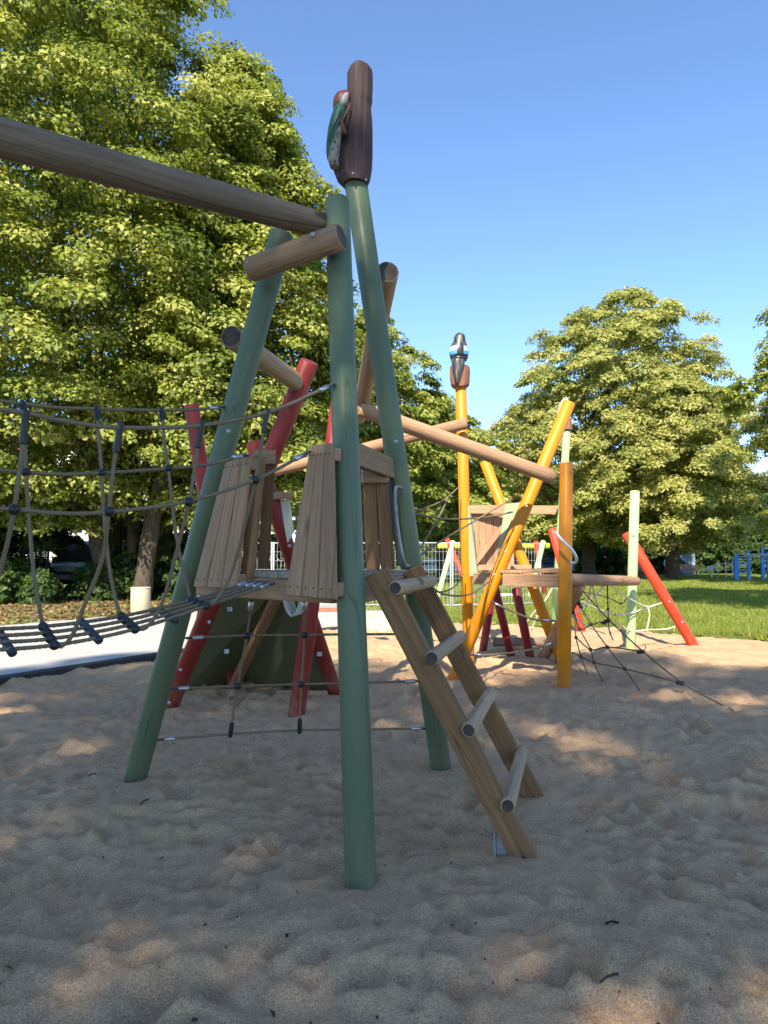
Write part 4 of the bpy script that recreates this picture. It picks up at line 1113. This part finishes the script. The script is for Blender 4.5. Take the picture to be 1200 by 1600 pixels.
for pts in ([(912,925),(952,969),(1005,1018),(1068,1068),(1146,1111)], [(903,941),(924,976),(949,1011),(976,1045),(1000,1079)], [(897,957),(906,983),(923,1015),(928,1035),(943,1067)], [(898,975),(900,996),(908,1026),(921,1060)],
            [(896,957),(906,983),(924,976),(951,969)], [(905,930),(893,950),(884,990),(880,1030)], [(914,935),(903,941),(893,962),(889,980)], [(900,996),(923,1015),(949,1011),(1005,1018)], [(894,1019),(908,1026),(928,1035),(976,1045),(1068,1068)]):
    rope('net_rope', [S(*p) for p in pts], 0.0085, DK, snet, step=0.04, lobes=0, seg=8)
for p in ((924,976),(949,1011),(976,1045),(906,983),(923,1015),(928,1035),(908,1026),(900,996),(896,957)): ball('knot', S(*p), 0.024, BLK, snet)
for p, p2 in (((951,969),(941,974)), ((1005,1018),(996,1019)), ((1068,1068),(1057,1066)), ((903,941),(909,950))): 
    a, b_ = S(*p), S(*p2); log('clamp', a + (a-b_)*0.15, b_, 0.024, BLK, snet, seg=10)
wnet = thing('rope_web', P(960, 960, 12), 'pale rope web between the round beam, the mint post and the red poles', 'rope web')
WR = MAT['rope_white']
for k, pts in enumerate(([(926,905,9.75),(919,935,10.3),(912,960,10.6)], [(951,907,10.4),(925,935,10.4),(893,963,10.2)], [(924,907,9.8),(935,950,10.8),(955,990,11.6)], [(951,912,10.4),(978,932,11.4),(1012,948,12),(1034,942,12.2)],
            [(905,938,10.6),(935,952,11),(961,960,11.6),(985,958,11.95),(1012,949,12),(1034,942,12.2)], [(961,970,11.6),(985,985,12),(1012,984,12),(1040,983,12.2),(1055,979,12.2)], [(1012,948,12),(1015,960,12),(1011,984,12)],
            [(949,910,10.4),(950,950,11.2),(952,985,11.8),(958,1000,12)], [(915,925,10.6),(949,933,11.2),(970,943,11.6),(980,935,11.8)], [(893,960,10.3),(920,980,11),(945,990,11.6)],
            [(870,905,12.2),(845,950,12.6),(830,985,12.8)], [(838,962,12.6),(868,975,12.6),(890,985,12.4)], [(868,903,12.2),(858,930,12.4),(832,960,12.6),(815,985,12.8)])):
    rope('web_rope', [P(*p) for p in pts], 0.011, WR if k not in (7, 8) else DK, wnet, step=0.05, lobes=0, seg=8)
for px, py, d in ((1012,948,12),(949,933,11.2),(950,952,11.2),(961,960,11.6),(1011,984,12),(970,943,11.6)): ball('knot', P(px,py,d), 0.022, BLK if px < 1000 else WR, wnet)

# ================================================================== BACKGROUND THINGS
# cream litter bin with a perforated sleeve
bx = G(219, 962); bn = thing('litter_bin', bx, 'cream cylindrical litter bin beside the pale path', 'litter bin')
d_ = bx.y; zt = CAMH + (YH - 917)*d_/F; rb = 14.8*d_/F
m, nt, b = mat('bin_sleeve')
br_ = nd(nt, 'ShaderNodeTexBrick', offset=0.0); br_.inputs['Scale'].default_value = 16; br_.inputs['Color1'].default_value = br_.inputs['Color2'].default_value = (0.46, 0.385, 0.25, 1); br_.inputs['Mortar'].default_value = (0.36, 0.31, 0.22, 1); br_.inputs['Mortar Size'].default_value = 0.035
tcn = nd(nt, 'ShaderNodeTexCoord'); sp_ = nd(nt, 'ShaderNodeSeparateXYZ'); nt.links.new(tcn.outputs['Object'], sp_.inputs[0])
at2 = nd(nt, 'ShaderNodeMath', operation='ARCTAN2'); nt.links.new(sp_.outputs[1], at2.inputs[0]); nt.links.new(sp_.outputs[0], at2.inputs[1])
cmb = nd(nt, 'ShaderNodeCombineXYZ'); nt.links.new(at2.outputs[0], cmb.inputs[0]); nt.links.new(sp_.outputs[2], cmb.inputs[1]); nt.links.new(cmb.outputs[0], br_.inputs['Vector'])
nt.links.new(br_.outputs['Color'], b.inputs['Base Color']); b.inputs['Roughness'].default_value = 0.6
log('sleeve', V3((bx.x, bx.y, -0.02)), V3((bx.x, bx.y, zt - 0.035)), rb, MAT['bin_sleeve'], bn, seg=40, cham=0.004)
log('rim', V3((bx.x, bx.y, zt - 0.035)), V3((bx.x, bx.y, zt)), rb*1.03, plain('bin_rim', (0.52,0.46,0.33), 0.5), bn, seg=40)

# low concrete seat wall with a red plank on top
sw = thing('seat_wall', G(560, 985), 'low concrete seat wall topped by a reddish plank, behind the green tower', 'wall')
wa, wb = G(440, 984), G(612, 983)
beam('wall_block', wa + V3((0,0.25,0.13)), wb + V3((0,0.25,0.13)), 0.45, 0.46, MAT['concrete'], sw, up=V3((0,0,1)), bev=0.01)
for k in range(3): beam('seat_plank', wa + V3((0,0.12+.14*k,0.395)), wa.lerp(wb, 0.66) + V3((0,0.12+.14*k,0.395)), 0.12, 0.06, MAT['red_plank'], sw, up=V3((0,0,1)))

# site fence panels of welded wire
def fence_panel(p0, p1, h, label):
    t = thing('mesh_fence', (p0+p1)/2, label, 'fence', 'wire fence panels beyond the sand')
    d = (p1-p0); L = d.length; d.normalize()
    for p in (p0, p1): log('post', p - V3((0,0,.1)), p + V3((0,0,h)), 0.024, MAT['fence_zinc'], t, seg=10)
    for z in (0.12, h - 0.03): log('rail', p0 + V3((0,0,z)), p1 + V3((0,0,z)), 0.018, MAT['fence_zinc'], t, seg=8)
    bm = bmesh.new(); n = int(L/0.105)
    def wire(a, b_, r=0.004):
        z = (b_-a).normalized(); x = z.orthogonal().normalized(); y = z.cross(x); pr_ = [x*r, y*r, -x*r, -y*r]
        va = [bm.verts.new(a+q-p0) for q in pr_]; vb = [bm.verts.new(b_+q-p0) for q in pr_]
        for i in range(4): bm.faces.new((va[i], va[(i+1)%4], vb[(i+1)%4], vb[i]))
    for k in range(1, n): wire(p0 + d*(L*k/n) + V3((0,0,0.12)), p0 + d*(L*k/n) + V3((0,0,h-.03)))
    for k in range(1, 7): wire(p0 + V3((0,0,0.12+(h-.15)*k/7)), p1 + V3((0,0,0.12+(h-.15)*k/7)))
    me = bpy.data.meshes.new('wire_mesh'); bm.to_mesh(me); bm.free()
    o = mobj('wire_mesh', me, MAT['fence_zinc'], t, Matrix.Translation(p0)); o['kind'] = 'stuff'
fp = [V3((gx_(px, d), d, 0)) for px, d in ((300,21.5),(428,21.6),(566,21.6),(707,21.4),(846,22.6))]
for i, lb in enumerate(('white wire fence panel behind the climbing wall', 'white wire fence panel behind the board panels', 'white wire fence panel behind the ladder top', 'white wire fence panel behind the orange bird post')):
    fence_panel(fp[i], fp[i+1] - (fp[i+1]-fp[i]).normalized()*0.06, 1.98, lb)

# nest swing with yellow crossbeam
swing = thing('nest_swing', V3((gx_(770,27.5), 27.5, 0)), 'nest swing under a yellow crossbeam on mint and red legs', 'swing')
D = 27.5
log('crossbeam', P(684, 853, D), P(858, 853, D+.4), 0.115, YELL, swing, seg=18)
for a, b_, m_, r in (((682,934,D-.9),(708,846,D), MINT, .10), ((742,945,D-1.2),(698,842,D+.1), RED_SUN, .10), ((826,945,D-1.0),(849,846,D+.2), MINT, .10), ((852,930,D+.9),(837,846,D+.2), RED_SUN, .10)):
    pa_, pb_ = P(*a), P(*b_); pa_.z = -0.1
    log('leg', pa_, pb_, r, m_, swing, seg=16)
sc_ = P(787, 931, D-.3); n_ = 28
ring = [sc_ + V3((math.cos(2*math.pi*k/n_)*0.62, math.sin(2*math.pi*k/n_)*0.62, 0)) for k in range(n_+1)]
nest = tube('nest_ring', ring, 0.055, MAT['hose'], swing, step=0.08, seg=10)
for k in range(-4, 5):
    c = 0.13*k; hh_ = math.sqrt(max(0, .36 - c*c))
    tube('nest_rope', [sc_ + V3((c,-hh_,0)), sc_ + V3((c,0,-.05)), sc_ + V3((c,hh_,0))], 0.012, MAT['hose'], swing, step=0.1, seg=6)
for sx_, tx in ((-.5,752),(-.5,752),(.5,822),(.5,822)):
    for sy in (-.35, .35): tube('hanger', [sc_ + V3((sx_, sy, 0)), P(tx, 856, D+.2)], 0.016, MAT['rope_white'], swing, seg=6, step=0.4)

# parked vehicles beyond the park edge
def car(label, loc, rot, paintm, van=False):
    t = thing('parked_van' if van else 'parked_car', loc, label, 'van' if van else 'car', None if van else 'cars parked beyond the lawn')
    M = Matrix.Translation(V3(loc)) @ Matrix.Rotation(rot, 4, 'Z')
    if van: pf = [(-2.4,.35),(-2.45,.9),(-2.35,1.15),(-1.75,1.32),(-1.25,2.15),(-1.0,2.25),(2.35,2.25),(2.45,2.1),(2.45,.4)]; hw = .95
    else: pf = [(-2.1,.35),(-2.15,.62),(-1.95,.80),(-1.05,.92),(-.45,1.40),(-.1,1.47),(1.05,1.46),(1.5,1.30),(1.95,.98),(2.1,.9),(2.12,.4)]; hw = .87
    rings = []
    for y, k in ((-hw, .90), (-hw*.93, .98), (-hw*.5, 1.0), (hw*.5, 1.0), (hw*.93, .98), (hw, .90)):
        rings.append([(x*(.985 if abs(y) == hw else 1), y*(1 - .13*max(0, z-.95)/(1.2 if not van else 4)), .35 + (z-.35)*k + .02) for x, z in pf])
    me = rings_mesh('body', rings, sm=False); mobj('body', me, paintm, t, M)
    gl = MAT['glass']
    def pane(pts, name='window'):
        bm = bmesh.new(); bm.faces.new([bm.verts.new(p) for p in pts]); me = bpy.data.meshes.new(name); bm.to_mesh(me); bm.free()
        o = mobj(name, me, gl, t, M); s = o.modifiers.new('t', 'SOLIDIFY'); s.thickness = 0.03; s.offset = 0
    for s in (-1, 1):
        yy = s*(hw*.985)
        if van: pane([(-1.55,yy,1.4),(-.3,yy,1.4),(-.3,yy*.97,2.0),(-1.15,yy*.97,2.0)])
        else: pane([(-.85,yy*.99,.98),(.2,yy*.99,.98),(.2,yy*.94,1.34),(-.45,yy*.94,1.34)]); pane([(.26,yy*.99,.98),(1.45,yy*.99,1.0),(1.1,yy*.94,1.34),(.26,yy*.94,1.34)])
    if van: pane([(-1.80,-.8,1.36),(-1.80,.8,1.36),(-1.31,.74,2.08),(-1.31,-.74,2.08)], 'windscreen')
    else: pane([(-1.0,-.7,.98),(-1.0,.7,.98),(-.5,.62,1.40),(-.5,-.62,1.40)], 'windscreen')
    if van:
        for s in (-1, 1):
            beam('headlight', M @ V3((-2.44, s*.62-.16, .88)), M @ V3((-2.44, s*.62+.16, .88)), .05, .16, MAT['glass'], t, up=V3((0,0,1)))
        beam('grille', M @ V3((-2.45,-.42,.86)), M @ V3((-2.45,.42,.86)), .05, .14, MAT['dark_metal'], t, up=V3((0,0,1)))
        beam('bumper', M @ V3((-2.46,-.93,.5)), M @ V3((-2.46,.93,.5)), .14, .20, MAT['dark_metal'], t, up=V3((0,0,1)))
    for x in (-1.35, 1.3):
        for s in (-1, 1):
            p = M @ V3((x, s*(hw-.10), .33)); q = M @ V3((x, s*(hw+.03), .33))
            wh = log('wheel', p, q, .33, MAT['tyre'], t, seg=20, cham=.03); log('rim', p.lerp(q, .9), p.lerp(q, 1.06), .2, MAT['steel'], wh, seg=14)
car('white van parked behind the shrubs of the planting bed, nose towards the path', (gx_(112,31), 33.4, 0), R(86), MAT['car_white'], True)
car('pale grey van parked behind the ivy trunks', (gx_(168,37), 39.5, 0), R(12), MAT['car_silver'], True)
car('dark blue car parked beyond the swing, under the trees', (gx_(855,62), 62, 0), R(8), MAT['car_blue'])
car('silver car parked near the bush behind the swing', (gx_(770,66), 66, 0), R(-4), MAT['car_silver'])
car('white car parked behind the wire fence', (gx_(672,58), 58, 0), R(5), MAT['car_white'])

# buildings glimpsed between the trees
def house(label, x0, x1, y, depth, h, wallm, floors, cols, roof=True):
    t = thing('apartment_house', ((x0+x1)/2, y, 0), label, 'building')
    c = lambda x, yy, z: V3((x, yy, z))
    beam('wall', c((x0+x1)/2, y+depth/2, -0.2), c((x0+x1)/2, y+depth/2, h), x1-x0, depth, wallm, t, up=V3((0,1,0)), bev=0)
    if roof:
        rings = [[c(x0-.4,y-.4,h)-c(x0,y,h), c(x1+.4,y-.4,h)-c(x0,y,h), c(x1+.4,y+depth+.4,h)-c(x0,y,h), c(x0-.4,y+depth+.4,h)-c(x0,y,h)],
                 [c(x0+1.5,y+depth*.45,h+2.6)-c(x0,y,h), c(x1-1.5,y+depth*.45,h+2.6)-c(x0,y,h), c(x1-1.5,y+depth*.55,h+2.6)-c(x0,y,h), c(x0+1.5,y+depth*.55,h+2.6)-c(x0,y,h)]]
        mobj('roof', rings_mesh('roof', rings, sm=False), MAT['roof_tile'], t, Matrix.Translation(c(x0,y,h+.003)))
    for f in range(floors):
        for k in range(cols):
            x = x0 + (k+.5)*(x1-x0)/cols; z = 1.0 + f*2.9
            fr = beam('window', c(x-.62, y-.02, z+.75), c(x+.62, y-.02, z+.75), .09, 1.5, MAT['white_metal'], t, up=V3((0,0,1)), bev=0)
            for s in (-1, 1): beam('pane', c(x+s*.29-.25, y-.05, z+.75), c(x+s*.29+.25, y-.05, z+.75), .06, 1.32, MAT['glass'], fr, up=V3((0,0,1)), bev=0)
            beam('sill', c(x-.75, y-.08, z-.05), c(x+.75, y-.08, z-.05), .2, .07, MAT['concrete'], fr, up=V3((0,0,1)), bev=0)
house('white rendered house behind the ivy trunks on the left', -24, -10.5, 52, 10, 9.5, MAT['white_render'], 3, 6)
house('cream house half hidden behind the trees beyond the fence', -2.0, 12.5, 100, 10, 9.5, MAT['white_render'], 3, 6)
house('pale house glimpsed left of the rope bridge', -44, -27, 56, 10, 9.5, MAT['grey_render'], 3, 7)

# blue wall-bar frame on the far lawn
bf = thing('climbing_bars', V3((gx_(1170,46), 46, 0)), 'blue outdoor exercise frame with white wall bars on the far lawn', 'exercise frame')
for px, top, wpx in ((1149,867,7),(1168,860,4.5),(1190,855,5),(1199,862,5),(1232,858,5)):
    d = 46 + (px-1149)*.02
    w_ = wpx*d/F
    x = gx_(px, d); zt = CAMH + (YH-top)*d/F
    beam('upright', V3((x, d, -.1)), V3((x, d, zt)), w_, .12, BLUE, bf, up=V3((0,1,0)))
for x0, x1, n_, d0 in ((1150,1167,8,46.0),(1169,1190,0,46.3),(1199,1231,8,47)):
    for k in range(n_): log('bar', P(x0, 870+k*4.1, d0), P(x1, 870+k*4.1, d0+.3), .022, MAT['white_metal'], bf, seg=6)
for x0, x1, y, d0 in ((1150,1232,866,46.2),(1168,1199,868.5,46.5),(1190,1240,857,46.8)):
    log('top_bar', P(x0, y, d0), P(x1, y, d0+.5), .03, MAT['white_metal'], bf, seg=6)
tube('gym_strap', [P(1178,868,46.4), P(1178,880,46.4)], .03, MAT['bird_cream'], bf, seg=6)
# information board
ib = thing('information_board', G(1112, 905), 'tilted white information board on a steel post, far lawn', 'sign')
db = G(1112, 905).y
slab('panel', [P(1100,891.5,db), P(1112,892,db), P(1117,885,db+.5), P(1106,885,db+.5)], .04, MAT['white_metal'], ib)
log('post', G(1112, 905) - V3((0,0,.1)), P(1111.5, 890, db+.2), .04, MAT['steel'], ib, seg=8)
# benches
for i, (px, py, lb) in enumerate(((1077,899,'dark park bench in front of the blue-grey shed'), (1000,904,'pale park bench on the far path with two people'))):
    o = G(px, py); t = thing('park_bench', o, lb, 'bench')
    wd_ = 1.0
    for k in range(3): beam('seat_slat', o + V3((-wd_, .15*k, .46)), o + V3((wd_, .15*k, .46)), .12, .05, MAT['red_plank'], t, up=V3((0,0,1)))
    for k in range(2): beam('back_slat', o + V3((-wd_, .42+.04*k, .66+.16*k)), o + V3((wd_, .42+.04*k, .66+.16*k)), .04, .12, MAT['red_plank'], t, up=V3((0,0,1)))
    for s in (-.8, .8):
        beam('leg', o + V3((s, .05, -.1)), o + V3((s, .05, .435)), .08, .08, MAT['concrete'], t); beam('leg', o + V3((s, .38, -.1)), o + V3((s, .47, .88)), .08, .06, MAT['dark_metal'], t)
# blue-grey shed among the trees
sd = thing('garden_shed', V3((gx_(1073,66), 66, 0)), 'tall blue-grey shed with a white strip, in the trees behind the bench', 'shed')
beam('wall', V3((gx_(1072,66), 66.8, -.1)), V3((gx_(1072,66), 66.8, 3.1)), 1.25, 1.6, plain('shed_grey', (.13,.18,.23), .7), sd, up=V3((0,1,0)))
beam('door_strip', V3((gx_(1082,66), 65.97, .6)), V3((gx_(1082,66), 65.97, 2.9)), .3, .06, MAT['white_metal'], sd, up=V3((0,1,0)))
slab('roof', [V3((gx_(1072,66)-.8, 65.8, 3.1)), V3((gx_(1072,66)+.8, 65.8, 3.1)), V3((gx_(1072,66)+.8, 67.8, 3.3)), V3((gx_(1072,66)-.8, 67.8, 3.3))], .08, MAT['dark_metal'], sd)
# pale steel bar frame beside the board
gf = thing('bar_frame', G(1130, 905), 'pale steel tube frame between the information board and the blue bars', 'frame')
for px in (1120, 1132, 1143): log('upright', V3((gx_(px,52),52,-.1)), V3((gx_(px,52),52,1.35)), .04, MAT['white_metal'], gf, seg=8)
for y in (881, 890): log('rail', P(1120,y,52), P(1143,y,52), .03, MAT['white_metal'], gf, seg=8)

# people far off on the lawn: one continuous skinned body each, clothes by height
def person(label, base, sit, top, bottom, hair, scale=1.0, rot=0.0):
    m = bpy.data.materials.new('clothes'); m.use_nodes = True; nt = m.node_tree; b = nt.nodes['Principled BSDF']
    tc_ = nd(nt, 'ShaderNodeTexCoord'); sp2 = nd(nt, 'ShaderNodeSeparateXYZ'); nt.links.new(tc_.outputs['Object'], sp2.inputs[0])
    dv_ = nd(nt, 'ShaderNodeMath', operation='DIVIDE', i_1=1.8); nt.links.new(sp2.outputs[2], dv_.inputs[0])
    zs = (0.03, .50, .80, .93) if not sit else (0.03, .33, .61, .70)
    col = ramp(nt, dv_.outputs[0], [(0, (.05,.05,.05)), (zs[0], bottom), (zs[1], top), (zs[2], (.55,.33,.24)), (zs[3], hair)], 'CONSTANT')
    nt.links.new(col, b.inputs['Base Color']); b.inputs['Roughness'].default_value = .8
    if sit: hip, knee, foot, ch, hd = (0,0,.52), (-.42,.50), .06, .95, 1.22
    J = {'pel': (0,0,.95), 'ch': (0,0,1.35), 'nk': (0,0,1.5), 'hd': (0,-.02,1.60), 'ht': (0,-.01,1.74)}
    if sit:
        for k in J: J[k] = (J[k][0], J[k][1], J[k][2]-.42)
    hz = J['pel'][2]; sz = J['ch'][2]
    pts = [J['pel'], J['ch'], J['nk'], J['hd'], J['ht']]; ed = [(0,1),(1,2),(2,3),(3,4)]; rad = [.14,.15,.055,.095,.07]
    def add(p, par, r): pts.append(p); rad.append(r); ed.append((par, len(pts)-1)); return len(pts)-1
    for s in (-1, 1):
        h_ = add((s*.10,0,hz-.06), 0, .10)
        if sit: k_ = add((s*.12,-.42,hz), h_, .075); a_ = add((s*.12,-.44,.09), k_, .05); add((s*.12,-.60,.05), a_, .04)
        else: k_ = add((s*.11,-.02,.50), h_, .072); a_ = add((s*.11,.02,.09), k_, .05); add((s*.12,-.14,.04), a_, .04)
        sh = add((s*.19,0,sz+.06), 1, .065); el = add((s*.25,.02,sz-.24), sh, .05); wr = add((s*.23,-.14,sz-.44), el, .036); add((s*.22,-.22,sz-.50), wr, .04)
    me = bpy.data.meshes.new('person'); me.from_pydata([V3(p)*scale for p in pts], ed, [])
    o = mobj('person', me, m, None, Matrix.Translation(base) @ Matrix.Rotation(rot, 4, 'Z'))
    sk = o.modifiers.new('skin', 'SKIN'); me.skin_vertices.new() if not me.skin_vertices else None
    for i, v_ in enumerate(me.skin_vertices[0].data): v_.radius = (rad[i]*scale,)*2; v_.use_root = (i == 0)
    sb = o.modifiers.new('sub', 'SUBSURF'); sb.levels = sb.render_levels = 1
    return tag(o, label, 'person')
person('small standing person in a white top beside the sunlit linden trunk', G(1042, 899), False, (.72,.72,.72), (.55,.53,.5), (.05,.03,.02), .92)
person('person in a pale pink top sitting on the far bench', G(997, 905) + V3((0,.1,0)), True, (.62,.40,.36), (.5,.14,.14), (.10,.06,.04), .95)
person('person in a pale top sitting beside the one in pink', G(1005, 905) + V3((.1,.1,0)), True, (.60,.56,.50), (.45,.30,.28), (.08,.05,.03), .95)

rgl = np.random.default_rng(33); n = 9000
tt = rgl.uniform(-14, 12, n); ww = PW + .1 + rgl.random(n)**1.5*7 + .25*np.sin(tt*3)*np.sin(tt*7.7)
Cn = np.stack([E0.x + pd.x*tt + pn.x*ww, E0.y + pd.y*tt + pn.y*ww, np.full(n, .07)], -1)
bed = foliage('bed_leaf', [(0, (.09,.055,.025)), (.55, (.28,.17,.07)), (.7, (.36,.25,.11)), (.75, (.10,.16,.03)), (1, (.22,.27,.06))], .2)
tag(quads('bed_litter', leaf_quads(Cn, unit(np.stack([rgl.normal(0,.6,n), rgl.normal(0,.6,n), np.ones(n)], -1)), rgl.uniform(.05,.16,n), rgl, .7), rgl.random(n), bed), 'fallen leaves and weeds covering the planting bed', 'leaf litter', kind='stuff')
# dead leaves, twigs and bits on the sand
rg = np.random.default_rng(21)
n = 380
dx = 1.3*(9/1.3)**rg.random(n); xx = rg.uniform(-.62, .62, n)*dx
Cn = np.stack([xx, dx, np.array([sandz(a, b_) for a, b_ in zip(xx, dx)]) + .006], -1)
Nn = unit(np.stack([rg.normal(0,.5,n), rg.normal(0,.5,n), np.ones(n)], -1))
Lq = rg.uniform(.006, .020, n) * np.where(rg.random(n) < .1, 2.2, 1)
lit = foliage('dry_leaf', [(0, (.02,.014,.01)), (.7, (.06,.035,.02)), (1, (.12,.075,.04))], .05)
tag(quads('leaf_litter', leaf_quads(Cn, Nn, Lq, rg, .6), rg.random(n), lit), 'dry leaf scraps and bits scattered over the sand', 'litter', kind='stuff')
for i, (px, py, a, L, lb) in enumerate(((224,1277,1.1,.05,'curled dark dead leaf on the sand near the left green leg'),(143,1216,.3,.035,'dark twig end on the sand left of the green leg'),(955,1448,-.5,.04,'small dark twig on the open sand right of the ladder'),(950,1560,.4,.06,'forked dry twig on the near sand'))):
    p = G(px, py); p.z = sandz(p.x, p.y) + .006
    t = V3((math.cos(a), math.sin(a), .12)); L *= .55
    o = rope('dry_twig', [p - t*L, p + V3((0,0,.012)), p + t*L + V3((.01,0,.01))], .004, plain('twig_brown', (.035,.025,.02), .9) if 'twig_brown' not in MAT else MAT['twig_brown'], None, step=.01, lobes=3, amp=.3)
    tag(o, lb, 'twig')
